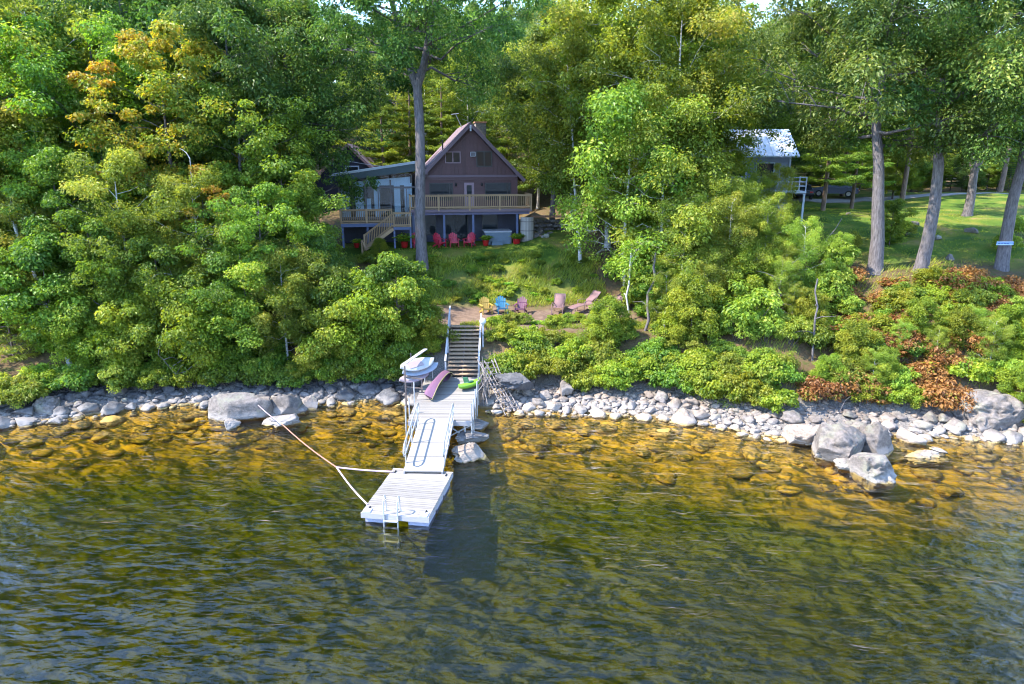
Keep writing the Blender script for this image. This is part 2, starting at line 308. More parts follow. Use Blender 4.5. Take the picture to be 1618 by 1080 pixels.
# ------------------------------------------------------------------ terrain
SH = [(-70, 27.0), (-40, 28.5), (-24.5, 30.5), (-22, 31.3), (-20, 32.3), (-16.7, 33.5), (-11.75, 33.3), (-7, 34.0), (-3.6, 33.3), (-0.3, 32.5), (2.9, 32.2), (6, 31.9),
      (8.9, 30.8), (11.3, 29.3), (13.8, 28.6), (17.2, 29.25), (20, 29.1), (22.8, 28.3), (30, 27.5), (45, 27), (70, 27)]
SX = np.array([p[0] for p in SH]); SY = np.array([p[1] for p in SH])
def shore(x): return np.interp(x, SX, SY)
BED = ([-60, -34, -20, -12, -8, -4, -1.5, 0], [-4.2, -3.4, -3.0, -2.5, -1.8, -0.8, -0.32, -0.04])
COLS = [  # (x, distances behind the shoreline, heights)
    (-70, [0, 2.5, 5, 10, 15, 25, 50, 90, 200], [-.04, .9, 2.2, 4.0, 5.6, 7.5, 11, 18, 30]),
    (-15, [0, 2.5, 5, 10, 15, 25, 50, 90, 200], [-.04, .8, 2.0, 4.0, 5.8, 6.9, 11, 18, 30]),
    (-11.5, [0, 2.0, 4, 7, 9.5, 13, 16, 26, 36, 80, 200], [-.04, .6, 2.2, 3.6, 4.2, 5.6, 6.3, 6.3, 7.5, 18, 30]),
    (-7.5, [0, 1.2, 3.6, 7.6, 10, 13.2, 15, 26, 36, 80, 200], [-.04, .5, 3.0, 3.1, 4.2, 6.1, 6.3, 6.3, 7.5, 18, 30]),
    (-1.0, [0, 2.4, 5.0, 9.2, 11.5, 14.6, 16.3, 28, 36, 80, 200], [-.04, .6, 3.05, 3.1, 4.2, 6.1, 6.3, 6.3, 7.5, 18, 30]),
    (3.0, [0, 2.5, 5.2, 9.6, 12, 15.2, 17, 24, 36, 80, 200], [-.04, .6, 3.0, 3.1, 4.3, 6.2, 6.8, 7.4, 8.5, 18, 30]),
    (8.0, [0, 2.6, 5.0, 10.0, 14, 18, 24, 36, 80, 200], [-.04, .6, 2.8, 3.5, 5.6, 7.2, 8.0, 9.0, 17, 30]),
    (14, [0, 2.2, 5.5, 11, 18, 22, 28, 40, 58, 95, 200], [-.04, .6, 3.0, 5.6, 7.6, 8.3, 8.6, 8.9, 9.6, 17, 30]),
    (22, [0, 2.0, 5, 11, 17, 24, 39, 56, 80, 95, 200], [-.04, .5, 3.0, 5.9, 7.2, 8.0, 8.6, 9.2, 11, 17, 30]),
    (70, [0, 2.0, 5, 11, 17, 24, 39, 56, 80, 95, 200], [-.04, .5, 3.0, 5.9, 7.2, 8.0, 8.6, 9.2, 11, 17, 30]),
]
CX = np.array([c[0] for c in COLS], float)
def height(x, y):
    x = np.asarray(x, float); y = np.asarray(y, float); d = y-shore(x)
    hs = np.stack([np.interp(d, c[1], c[2]) for c in COLS])
    xi = np.clip(x, CX[0]+1e-6, CX[-1]-1e-6); k = np.clip(np.searchsorted(CX, xi)-1, 0, len(CX)-2)
    w = (xi-CX[k])/(CX[k+1]-CX[k]); w = w*w*(3-2*w)
    a = np.take_along_axis(hs, k[None], 0)[0]; b = np.take_along_axis(hs, k[None]+1, 0)[0]
    land = a*(1-w)+b*w
    bed = np.interp(d, *BED)
    h = np.where(d > 0, land, bed)
    h = np.where(y < -1100, (-1100-y)*0.55*(1+.25*np.sin(x*.006)), h)
    n = 0.09*np.sin(1.7*x+0.6*y)*np.sin(1.3*y-0.4*x)+0.05*np.sin(3.9*x-1.1*y)*np.sin(3.1*y+1.3*x)
    pad = np.clip(np.minimum.reduce([(x+14)/2, (5-x)/2, (y-46.5)/2, (64-y)/2]), 0, 1)
    n2 = 0.5*np.sin(0.21*x+1.3)*np.sin(0.17*y)*np.clip((d-22)/10, 0, 1)
    return h + n*np.clip(np.abs(d)/1.5, 0, 1)*(1-pad) + n2*(1-pad)
def gz(x, y): return float(height(np.array([x]), np.array([y]))[0])
def X_at(px, Y):
    z = 6.0; x = 0.0
    for _ in range(4):
        dep = Y*math.cos(PITCH)+(CAM_H-z)*math.sin(PITCH); x = (px-809)/FPX*dep; z = gz(x, Y)
    return x

def attr(me, name, vals, dom='POINT'):
    a = me.attributes.new(name, 'FLOAT', dom); a.data.foreach_set('value', np.asarray(vals, np.float32))
def sstep(a, b, v): t = np.clip((v-a)/(b-a), 0, 1); return t*t*(3-2*t)
def build_ground():
    xs = np.unique(np.concatenate([np.array([-1500., -1200, -900, -650]), np.linspace(-420, -60, 25), np.arange(-60, -30, 1.5), np.arange(-30, 30.01, 0.4), np.arange(31, 60, 1.5), np.linspace(60, 420, 25), np.array([650., 900, 1200, 1500])]))
    ys = np.unique(np.concatenate([np.array([-1300., -1250, -1150, -1000, -600, -300]), np.linspace(-120, 4, 18), np.arange(4, 20, 1.0), np.arange(20, 72, 0.4), np.arange(72, 130, 2.0), np.linspace(130, 480, 20)]))
    gx, gy = np.meshgrid(xs, ys); z = height(gx, gy); nx, ny = len(xs), len(ys)
    co = np.stack([gx, gy, z], -1).reshape(-1, 3)
    i = np.arange((ny-1)*(nx-1)); r = i//(nx-1); c = i % (nx-1); a = r*nx+c
    faces = np.stack([a, a+1, a+nx+1, a+nx], -1)
    me = quad_mesh('ground', co, faces, True)
    x = gx.ravel(); y = gy.ravel(); d = y-shore(x)
    wob = 0.8*np.sin(0.9*x)+0.5*np.sin(2.1*x+0.7*y)
    lawn1 = sstep(45.5, 46.6, y+0.3*wob)*(1-sstep(52, 53, y))*sstep(-13, -11.5, x)*(1-sstep(3.6, 5.2, x+0.5*wob))
    lawn2 = sstep(11, 13.5, x+wob)*sstep(12, 14, d+0.6*wob)*(1-sstep(39.5, 40.5, d))
    lawn3 = sstep(10, 13.5, x+wob)*sstep(42.5, 43.5, d)*(1-sstep(49, 52, d))*0.8
    terr = sstep(37.3, 37.9, y)*(1-sstep(41.7, 42.5, y+0.25*wob))*sstep(-6.3, -5.0, x)*(1-sstep(6.0, 8.0, x+0.5*wob))
    bank = sstep(42, 43, y)*(1-sstep(46, 47, y))*sstep(-7, -5.5, x)*(1-sstep(4.2, 6, x))
    lane = sstep(40.0, 40.5, d)*(1-sstep(42.3, 42.9, d))*sstep(12.5, 14, x)
    path = sstep(-0.3, 0.3, 1.1-np.abs(d-(20.5+0.12*(x-14))))*sstep(12, 13.5, x)*(1-sstep(17.5, 19.0, x))
    rocky = sstep(-0.5, 0.3, d)*(1-sstep(2.6, 3.6, d+0.4*wob))
    bare = 0.3*sstep(19.5, 20.5, x)*(1-sstep(24, 25, x))*sstep(1.5, 2.5, d)*(1-sstep(6.5, 8.0, d+0.6*wob))
    attr(me, 'lawn', np.clip(lawn1+lawn2+lawn3+0.7*bank, 0, 1)); attr(me, 'dirt', np.clip(terr+path+0.9*bare, 0, 1)); attr(me, 'lane', lane); attr(me, 'rocky', rocky)
    o = link(bpy.data.objects.new('ground', me)); o['kind'] = 'structure'
    m, t = newmat('ground'); g = t.nodes.new('ShaderNodeNewGeometry')
    n1 = N(t, 'ShaderNodeTexNoise', i_Scale=2.4, i_Detail=9.0, i_Roughness=0.75); n2 = N(t, 'ShaderNodeTexNoise', i_Scale=0.55, i_Detail=5.0); n3 = N(t, 'ShaderNodeTexNoise', i_Scale=14.0, i_Detail=5.0, i_Roughness=0.8)
    for n in (n1, n2, n3): t.links.new(g.outputs['Position'], n.inputs['Vector'])
    litter = ramp(t, [(0.3, (0.05, 0.038, 0.02)), (0.5, (0.12, 0.08, 0.045)), (0.66, (0.055, 0.080, 0.018))], n1.outputs[0])
    lawnc = ramp(t, [(0.28, (0.040, 0.080, 0.012)), (0.46, (0.075, 0.125, 0.018)), (0.60, (0.15, 0.16, 0.030)), (0.72, (0.22, 0.16, 0.065))], n2.outputs[0])
    lg = N(t, 'ShaderNodeMix', data_type='RGBA', blend_type='MULTIPLY'); lg.inputs[0].default_value = 0.7
    lgr = ramp(t, [(0.3, (0.55, 0.6, 0.5)), (0.7, (1.25, 1.2, 1.1))], n3.outputs[0]); t.links.new(lawnc.outputs[0], lg.inputs[6]); t.links.new(lgr.outputs[0], lg.inputs[7])
    dirtc = ramp(t, [(0.3, (0.075, 0.052, 0.042)), (0.5, (0.145, 0.10, 0.078)), (0.7, (0.22, 0.155, 0.115))], n1.outputs[0])
    lanec = ramp(t, [(0.3, (0.20, 0.19, 0.20)), (0.7, (0.36, 0.33, 0.31))], n1.outputs[0])
    rockc = ramp(t, [(0.3, (0.05, 0.05, 0.05)), (0.5, (0.15, 0.135, 0.125)), (0.7, (0.30, 0.27, 0.25))], n3.outputs[0])
    mpb = t.nodes.new('ShaderNodeMapping'); mpb.inputs['Scale'].default_value = (0.32, 0.9, 1); t.links.new(g.outputs['Position'], mpb.inputs[0])
    nb = N(t, 'ShaderNodeTexNoise', i_Scale=1.0, i_Detail=7.0, i_Roughness=0.62, i_Distortion=0.8); t.links.new(mpb.outputs[0], nb.inputs['Vector'])
    bedc = ramp(t, [(0.30, (0.12, 0.085, 0.022)), (0.45, (0.28, 0.175, 0.036)), (0.58, (0.46, 0.27, 0.045)), (0.72, (0.58, 0.37, 0.07))], nb.outputs[0])
    last = litter.outputs[0]
    def over(c, fac):
        nonlocal last
        mx = N(t, 'ShaderNodeMix', data_type='RGBA'); t.links.new(fac, mx.inputs[0]); t.links.new(last, mx.inputs[6]); t.links.new(c, mx.inputs[7]); last = mx.outputs[2]
    for nm, c in (('lawn', lg.outputs[2]), ('dirt', dirtc.outputs[0]), ('lane', lanec.outputs[0]), ('rocky', rockc.outputs[0])):
        over(c, N(t, 'ShaderNodeAttribute', attribute_name=nm).outputs['Fac'])
    sp = t.nodes.new('ShaderNodeSeparateXYZ'); t.links.new(g.outputs['Position'], sp.inputs[0])
    w = N(t, 'ShaderNodeMapRange', i_From_Min=0.06, i_From_Max=-0.06); t.links.new(sp.outputs['Z'], w.inputs[0]); over(bedc.outputs[0], w.outputs[0])
    silt = ramp(t, [(0.35, (0.098, 0.122, 0.010)), (0.65, (0.112, 0.140, 0.012))], n2.outputs[0])
    w2 = N(t, 'ShaderNodeMapRange', i_From_Min=-0.6, i_From_Max=-1.5); t.links.new(sp.outputs['Z'], w2.inputs[0]); over(silt.outputs[0], w2.outputs[0])
    p = N(t, 'ShaderNodeBsdfPrincipled', i_Roughness=0.95); p.inputs['Specular IOR Level'].default_value = 0.1; t.links.new(last, p.inputs['Base Color'])
    b = N(t, 'ShaderNodeBump', i_Strength=0.7, i_Distance=0.12); t.links.new(n1.outputs[0], b.inputs['Height']); t.links.new(b.outputs[0], p.inputs['Normal'])
    oo = t.nodes.new('ShaderNodeOutputMaterial'); t.links.new(p.outputs[0], oo.inputs[0]); me.materials.append(m)
def quad_mesh(name, co, faces, smooth=False):
    co = np.asarray(co, np.float32); faces = np.asarray(faces, np.int32)
    me = bpy.data.meshes.new(name); me.vertices.add(len(co)); me.vertices.foreach_set('co', co.ravel())
    k = faces.shape[1]; me.loops.add(faces.size); me.loops.foreach_set('vertex_index', faces.ravel())
    me.polygons.add(len(faces)); me.polygons.foreach_set('loop_start', np.arange(0, faces.size, k, dtype=np.int32))
    try: me.polygons.foreach_set('loop_total', np.full(len(faces), k, np.int32))
    except Exception: pass
    me.polygons.foreach_set('use_smooth', np.full(len(faces), smooth)); me.update(calc_edges=True); return me
build_ground()

# ------------------------------------------------------------------ lake
def build_lake():
    mb = MB(); mb.bx(-900, 900, -1200, 37, -9, 0)
    m, t = newmat('lake_water'); g = t.nodes.new('ShaderNodeNewGeometry')
    def wave(scale, rot, detail, dist, rough=0.55):
        mp = t.nodes.new('ShaderNodeMapping'); mp.inputs['Scale'].default_value = scale; mp.inputs['Rotation'].default_value = (0, 0, math.radians(rot))
        t.links.new(g.outputs['Position'], mp.inputs[0])
        n = N(t, 'ShaderNodeTexNoise', i_Scale=1.0, i_Detail=detail, i_Roughness=rough, i_Distortion=dist); t.links.new(mp.outputs[0], n.inputs['Vector']); return n.outputs[0]
    def mul(a, k):
        x = N(t, 'ShaderNodeMath', operation='MULTIPLY'); t.links.new(a, x.inputs[0])
        if isinstance(k, float): x.inputs[1].default_value = k
        else: t.links.new(k, x.inputs[1])
        return x.outputs[0]
    def add(a, b): x = N(t, 'ShaderNodeMath'); t.links.new(a, x.inputs[0]); t.links.new(b, x.inputs[1]); return x.outputs[0]
    swell = wave((0.30, 0.62, 1), 16, 2.0, 0.5)
    ripple = wave((1.1, 2.6, 1), 14, 2.0, 0.5, 0.5)
    fine = wave((3.6, 9.5, 1), 20, 4.0, 0.4, 0.6)
    gust = N(t, 'ShaderNodeMapRange', i_From_Min=0.35, i_From_Max=0.65, i_To_Min=0.35, i_To_Max=1.0)
    t.links.new(wave((0.05, 0.11, 1), 20, 2.0, 0.5), gust.inputs[0])
    h = add(add(mul(swell, 0.21), mul(ripple, 0.095)), mul(mul(fine, gust.outputs[0]), 0.034))
    b = N(t, 'ShaderNodeBump', i_Strength=1.0, i_Distance=1.0); t.links.new(h, b.inputs['Height'])
    fr = N(t, 'ShaderNodeFresnel', i_IOR=1.54); t.links.new(b.outputs[0], fr.inputs['Normal'])
    gl = t.nodes.new('ShaderNodeBsdfGlossy'); gl.inputs['Roughness'].default_value = 0.03; t.links.new(b.outputs[0], gl.inputs['Normal'])
    tr = t.nodes.new('ShaderNodeBsdfTransparent')
    mx = t.nodes.new('ShaderNodeMixShader'); t.links.new(fr.outputs[0], mx.inputs[0]); t.links.new(tr.outputs[0], mx.inputs[1]); t.links.new(gl.outputs[0], mx.inputs[2])
    va = t.nodes.new('ShaderNodeVolumeAbsorption'); va.inputs['Color'].default_value = (0.80, 0.76, 0.02, 1); va.inputs['Density'].default_value = 0.70
    o_ = t.nodes.new('ShaderNodeOutputMaterial'); t.links.new(mx.outputs[0], o_.inputs['Surface']); t.links.new(va.outputs[0], o_.inputs['Volume'])
    ob = mb.build('lake', m); ob['kind'] = 'structure'
build_lake()
# ------------------------------------------------------------------ foliage machinery
def leaves_mesh(name, pos, nor, ax, ln, wd, tint, m, fold=0.18):
    """one folded diamond per leaf"""
    n = len(pos)
    nor = nor/np.maximum(np.linalg.norm(nor, axis=1, keepdims=True), 1e-6)
    ax = ax-nor*np.sum(ax*nor, 1, keepdims=True); ax /= np.maximum(np.linalg.norm(ax, axis=1, keepdims=True), 1e-6)
    sd_ = np.cross(nor, ax); ln = ln[:, None]; wd = wd[:, None]
    p0 = pos-ax*ln*0.5; p2 = pos+ax*ln*0.5-nor*ln*0.10
    mid = pos-ax*ln*0.06+nor*wd*fold
    co = np.stack([p0, mid+sd_*wd*0.5, p2, mid-sd_*wd*0.5], 1).reshape(-1, 3)
    me = quad_mesh(name, co, np.arange(4*n).reshape(-1, 4)); attr(me, 'tint', np.repeat(np.clip(tint, 0, 1), 4)); me.materials.append(m)
    return me
def unit(rng, n): v = rng.normal(size=(n, 3)); return v/np.linalg.norm(v, axis=1, keepdims=True)
class Foliage:
    def __init__(s, rng): s.rng = rng; s.p = []; s.n = []; s.a = []; s.l = []; s.w = []; s.t = []
    def clump(s, c, r, n, ln, wd, tint, flat=0.6, up=0.6, droop=0.45, jit=0.12):
        rng = s.rng; k0 = rng.uniform(.75, 1.3); ln *= k0; wd *= k0; d = unit(rng, n); rad = rng.random(n)**0.45
        off = d*rad[:, None]*r*np.array([1, 1, flat]); s.p.append(np.asarray(c)+off)
        s.n.append(np.array([0, 0, up])+d*0.45+unit(rng, n)*0.55)
        s.a.append(d*np.array([1, 1, 0.3])+unit(rng, n)*0.5-np.array([0, 0, droop]))
        k_ = rng.uniform(0.55, 1.4, n); s.l.append(ln*k_); s.w.append(wd*k_*rng.uniform(.75, 1.25, n)); s.t.append(tint+rng.normal(0, jit, n))
    def mesh(s, name, m):
        return leaves_mesh(name, np.concatenate(s.p), np.concatenate(s.n), np.concatenate(s.a), np.concatenate(s.l), np.concatenate(s.w), np.concatenate(s.t), m)
    def count(s): return sum(len(x) for x in s.p)

def curve(p, q, sag, k=5, rng=None, wob=0.0):
    p = np.array(p, float); q = np.array(q, float); t = np.linspace(0, 1, k)[:, None]
    c = p*(1-t)+q*t; c[:, 2] += sag*np.sin(np.pi*t[:, 0])
    if rng is not None and wob: c[1:-1] += rng.normal(0, wob, (k-2, 3))
    return c

def gen_tree(seed, H, base, R, r0, leafm, barkm, nl=26, sub=5, lpc=130, ln=0.24, wd=0.13, clump=0.75, tint0=0.5, tintv=0.25, fork=None, lean=(0, 0), top=0.75, low=0.55, flat=0.6, spread=1.0, shape='round', bare=0.0):
    """tapered trunk with limbs, branchlets and leaf clumps at their ends -> (wood mesh, crown mesh)"""
    rng = np.random.default_rng(seed); wood = MB(); F = Foliage(rng)
    k = 10; zz = np.linspace(0, H*0.93, k); wander = np.cumsum(rng.normal(0, 0.020*H/5, (k, 2)), 0); wander[0] = 0
    trunk = np.stack([wander[:, 0]+lean[0]*zz, wander[:, 1]+lean[1]*zz, zz], 1)
    leaders = [trunk]
    rr = r0*(1-0.86*zz/zz[-1]); rr[0] *= 1.0
    if fork:
        kf = 8; zf = np.linspace(fork, H*0.95, kf); s_ = np.linspace(0, 1, kf)
        bx = np.interp(fork, zz, trunk[:, 0]); by = np.interp(fork, zz, trunk[:, 1])
        leaders = []
        for sg, ph in ((-1, 0.2), (1, -0.15)):
            L = np.stack([bx+sg*R*0.36*s_**0.8+lean[0]*(zf-fork)+rng.normal(0, .08, kf)*s_, by+ph*R*s_, zf], 1); leaders.append(L)
            wood.tube(L, list(r0*0.66*(1-0.8*s_)), 8)
        zt = np.linspace(0, fork, 7); tp = np.stack([np.interp(zt, zz, trunk[:, 0]), np.interp(zt, zz, trunk[:, 1]), zt], 1); tp[-1] = (bx, by, fork+0.15)
        rt = r0*(1-0.30*zt/fork); rt[0] *= 1.25; wood.tube(tp, list(rt), 12)
    else:
        fl = np.array([[trunk[1, 0]*f, trunk[1, 1]*f, trunk[1, 2]*f] for f in (0., .12, .3)]); wood.tube(np.concatenate([fl, trunk[1:]]), [r0*1.55, r0*1.2, r0*1.05]+list(rr[1:]), 12)
    def on(L, z): return np.array([np.interp(z, L[:, 2], L[:, 0]), np.interp(z, L[:, 2], L[:, 1]), z])
    for i in range(nl):
        s_ = (i+0.5)/nl; z = base+(H-base)*(s_**0.9)
        if shape == 'round': env = R*(low+(1-low)*math.sin(math.pi*min(1, s_*0.95+0.02)))*(1-max(0, s_-top)/(1.001-top)*0.38)
        elif shape == 'cone': env = R*(1-s_)**0.75+0.25
        else: env = R*(0.55+0.45*math.sin(math.pi*s_))
        env *= rng.uniform(0.6, 1.25); az = i*2.399963+rng.normal(0, 0.3)
        L = leaders[i % len(leaders)]; out = np.array([math.cos(az), math.sin(az), 0])
        el = (0.12+0.75*s_)*rng.uniform(0.7, 1.3)
        z0 = max(base*0.85, z-env*el*0.8); o = on(L, min(z0, L[-1, 2]-0.05)); e = on(L, min(z, L[-1, 2]))+out*env*spread
        if z > L[-1, 2]: e[2] = z
        limb = curve(o, e, -0.06*env, 5, rng, 0.05*env); lr = max(0.025, r0*0.30*(1-0.7*s_))
        wood.tube(limb, [lr, lr*0.75, lr*0.55, lr*0.38, lr*0.18], 5, False)
        tl = rng.normal(tint0, tintv)
        for j in range(sub+3):
            f = 1.0 if j == 0 else rng.uniform(0.35, 0.98)
            b = limb[0]*0; fi = f*4; a_ = int(min(3, fi)); b = limb[a_]*(1-(fi-a_))+limb[a_+1]*(fi-a_)
            if j:
                dv = unit(rng, 1)[0]*np.array([1, 1, 0.6])+out*0.5; tip = b+dv*env*0.36*rng.uniform(0.6, 1.2)
                wood.tube(curve(b, tip, 0.04*env, 3), [lr*0.30, lr*0.22, lr*0.1], 3, False)
            else: tip = b
            if rng.random() < bare: continue
            cr = clump*1.2*rng.choice([.55, .75, 1.0, 1.25])*rng.uniform(.85, 1.15)
            F.clump(tip, cr, int(lpc*.95*(cr/clump)**1.3*rng.uniform(0.6, 1.2)), ln*.95, wd*.95, tl+rng.normal(0, tintv*0.5), min(.85, flat*1.35))
    return wood.mesh('trunk', barkm), F.mesh('crown', leafm)

def gen_pine(seed, H, base, R, r0, leafm, barkm, nw=13, per=5, lpc=90, ln=0.30, wd=0.05, cone=0.8, flat=0.32, tint0=0.5):
    rng = np.random.default_rng(seed); wood = MB(); F = Foliage(rng)
    zz = np.linspace(0, H, 9); tr = np.stack([np.cumsum(rng.normal(0, .03, 9)), np.cumsum(rng.normal(0, .03, 9)), zz], 1); tr[0, :2] = 0
    wood.tube(tr, list(r0*(1-0.93*zz/H)), 9)
    for w in range(nw):
        s_ = (w+0.4)/nw; z = base+(H-base)*s_; env = R*((1-s_)**cone*0.9+0.12)*rng.uniform(0.8, 1.15)
        for j in range(per):
            az = j*2*math.pi/per+w*0.9+rng.normal(0, .25); out = np.array([math.cos(az), math.sin(az), 0]); L = env*rng.uniform(0.7, 1.15)
            o = np.array([np.interp(z, tr[:, 2], tr[:, 0]), np.interp(z, tr[:, 2], tr[:, 1]), z]); e = o+out*L+np.array([0, 0, L*(0.05+0.25*s_)])
            limb = curve(o, e, -0.07*L, 4); lr = r0*0.16*(1-.7*s_)+0.012; wood.tube(limb, [lr, lr*.7, lr*.45, lr*.2], 4, False)
            tl = rng.normal(tint0, .2); nc = max(2, int(L/0.55))
            for q in range(nc):
                f = 0.35+0.65*(q+0.6)/nc; c = limb[0]*(1-f)+limb[-1]*f+np.array([0, 0, -0.07*L*math.sin(math.pi*f)])
                side = np.array([-out[1], out[0], 0]); sw = 0.32*L*(1.1-f)
                for sg in (-1, 0, 1):
                    if sg and sw < 0.25: continue
                    F.clump(c+side*sg*sw+rng.normal(0, .06, 3), 0.42*rng.uniform(.8, 1.3), int(lpc/3*rng.uniform(.7, 1.3)), ln, wd, tl+rng.normal(0, .08), flat, 0.5, -0.15)
    F.clump(tr[-1], 0.35, 40, ln, wd, tint0, 1.6, .3, -.4)
    return wood.mesh('trunk', barkm), F.mesh('crown', leafm)

def gen_shrub(seed, H, R, leafm, barkm, nst=9, ncl=26, lpc=70, ln=0.17, wd=0.10, clump=0.36, tint0=0.5, tintv=0.22, flat=0.6):
    rng = np.random.default_rng(seed); wood = MB(); F = Foliage(rng)
    for i in range(ncl):
        az = rng.uniform(0, 2*math.pi); r = R*math.sqrt(rng.random())*0.85; hz = H*(1-(r/R)**2*0.6)*rng.uniform(0.35, 0.95)
        c = np.array([r*math.cos(az), r*math.sin(az), max(0.12, hz)])
        if i < nst: wood.tube(curve((c[0]*.15, c[1]*.15, -.08), c, 0.05, 4, rng, .03), [.028, .02, .014, .007], 4, False)
        F.clump(c, clump*rng.uniform(.75, 1.3), int(lpc*rng.uniform(.7, 1.3)), ln, wd, rng.normal(tint0, tintv), flat)
    return wood.mesh('stems', barkm), F.mesh('foliage', leafm)

def gen_fronds(seed, R, n, leafm, ln=0.5, wd=0.09, tint0=0.5):
    """a tuft of arching fronds, each a row of leaflets"""
    rng = np.random.default_rng(seed); F = Foliage(rng); wood = MB()
    for i in range(n):
        az = rng.uniform(0, 2*math.pi); out = np.array([math.cos(az), math.sin(az), 0]); L = R*rng.uniform(.7, 1.25); el = rng.uniform(.6, 1.25)
        tl = rng.normal(tint0, .25); side = np.array([-out[1], out[0], 0]); pts = []
        for q in range(8):
            f = (q+1)/8; pts.append(out*L*f*math.cos(el*(1-.35*f))+np.array([0, 0, L*(math.sin(el)*f-0.45*f*f)]))
        wood.tube([(0, 0, -.03)]+[tuple(p) for p in pts[1::3]], .008, 3, False)
        for q, p in enumerate(pts):
            w = ln*(1-.75*q/8)*R
            for sg in (-1, 1):
                F.p.append((p+side*sg*w*.5)[None]); F.n.append((np.array([0, 0, 1.])+unit(rng, 1)[0]*.4)[None]); F.a.append((side*sg+out*.4)[None])
                F.l.append(np.array([w])); F.w.append(np.array([wd*R*1.6])); F.t.append(np.array([tl+rng.normal(0, .1)]))
    return wood.mesh('stalks', MAT['bark_dk']), F.mesh('fronds', leafm)

PROTO = {}
def proto(key, fn):
    if key not in PROTO: PROTO[key] = fn()
    return PROTO[key]
mt = MAT
GEN = {
    'oakA': lambda: gen_tree(11, 17, 5.0, 5.2, .30, mt['oak'], mt['bark'], 30, 5, 240, .215, .10, .85, .45, .22),
    'oakB': lambda: gen_tree(12, 15, 3.5, 4.6, .26, mt['oak'], mt['bark'], 28, 5, 235, .215, .10, .8, .5, .25),
    'mapA': lambda: gen_tree(21, 14, 2.2, 4.2, .20, mt['maple'], mt['bark'], 30, 5, 215, .17, .125, .7, .48, .24, flat=.42),
    'mapB': lambda: gen_tree(22, 10, 1.0, 3.2, .15, mt['maple'], mt['bark_dk'], 26, 5, 190, .16, .12, .62, .52, .25, flat=.42),
    'turn': lambda: gen_tree(31, 16, 3.0, 4.0, .19, mt['turning'], mt['bark'], 32, 5, 175, .17, .125, .62, .50, .26, flat=.42, bare=.12),
    'aspA': lambda: gen_tree(41, 15, 3.0, 3.3, .15, mt['aspen'], mt['birch'], 30, 5, 145, .16, .105, .66, .5, .24, low=.6),
    'aspB': lambda: gen_tree(42, 11, 1.4, 2.8, .12, mt['aspen'], mt['birch'], 28, 5, 130, .15, .10, .6, .52, .24, low=.6, bare=.12),
    'birA': lambda: gen_tree(43, 14, 5.0, 2.9, .13, mt['aspen'], mt['birch'], 24, 5, 160, .155, .10, .64, .45, .22, lean=(-.07, .0), bare=.08),
    'sapA': lambda: gen_tree(51, 6.2, .5, 2.1, .075, mt['maple'], mt['bark_dk'], 24, 4, 185, .145, .11, .50, .5, .25, flat=.42),
    'sapB': lambda: gen_tree(52, 5.2, .4, 1.9, .065, mt['shrub'], mt['bark_dk'], 22, 4, 185, .135, .10, .48, .45, .25),
    'sapO': lambda: gen_tree(53, 6.8, .6, 2.4, .08, mt['oak'], mt['bark_dk'], 24, 4, 190, .17, .085, .56, .55, .22),
    'pinA': lambda: gen_pine(61, 15, 2.6, 3.6, .22, mt['pine'], mt['pinebark'], 14, 5, 120, .34, .055),
    'pinB': lambda: gen_pine(62, 19, 6.0, 4.0, .27, mt['pine'], mt['pinebark'], 14, 5, 120, .36, .06, cone=.55),
    'pinS': lambda: gen_pine(63, 4.6, .3, 1.9, .07, mt['pine'], mt['pinebark'], 9, 5, 100, .30, .045, tint0=.75),
    'spr': lambda: gen_pine(64, 16, 1.6, 3.0, .20, mt['spruce'], mt['bark_dk'], 20, 6, 80, .28, .07, .9, .4),
    'shrA': lambda: gen_shrub(71, 1.7, 1.25, mt['shrub'], mt['bark_dk'], 9, 38, 135, .125, .078),
    'shrB': lambda: gen_shrub(72, 1.3, 1.1, mt['shrub'], mt['bark_dk'], 8, 28, 125, .15, .10, .36, .62),
    'shrC': lambda: gen_shrub(73, 1.9, 1.1, mt['aspen'], mt['bark_dk'], 9, 32, 130, .115, .07, .34, .5),
    'shrD': lambda: gen_shrub(74, 1.4, 1.2, mt['maple'], mt['bark_dk'], 9, 32, 120, .14, .095, .36, .4),
    'brk': lambda: gen_fronds(81, .95, 26, mt['bracken'], .55, .1, .45),
    'brk2': lambda: gen_shrub(82, 1.1, 1.0, mt['bracken'], mt['bark_dk'], 10, 28, 80, .12, .07, .34, .42, .3),
    'fern': lambda: gen_fronds(83, .8, 24, mt['fern'], .55, .1, .55),
}
NAMES = {'oakA': 'oak_tree', 'oakB': 'oak_tree', 'mapA': 'maple_tree', 'mapB': 'maple_tree', 'turn': 'maple_tree', 'aspA': 'aspen_tree', 'aspB': 'aspen_tree', 'birA': 'birch_tree', 'sapA': 'maple_sapling',
         'sapB': 'leafy_sapling', 'sapO': 'oak_sapling', 'pinA': 'pine_tree', 'pinB': 'pine_tree', 'pinS': 'young_pine', 'spr': 'spruce_tree', 'shrA': 'shrub', 'shrB': 'shrub', 'shrC': 'shrub', 'shrD': 'shrub', 'brk': 'bracken', 'brk2': 'browned_shrub', 'fern': 'fern'}
RNG = random.Random(5)
def near(px, table): return [t_ for p_, t_ in table if px < p_][0]
A_ST = [(812, 'next to the globe lamp'), (860, 'above the broad grey rock'), (915, 'above the square tan stone'), (980, 'below the lounge chairs'), (1060, 'below the crooked bare trunk'), (1130, 'left of the broken snag'), (2000, 'right of the broken snag')]
A_OK = [(1260, 'below the cabin'), (1310, 'around the slim grey stem'), (1365, 'above the dark slab rock'), (1420, 'below the straight oak'), (1480, 'below the leaning oak with the tuft'), (1545, 'above the huge pale boulder'), (2000, 'below the signed oak')]
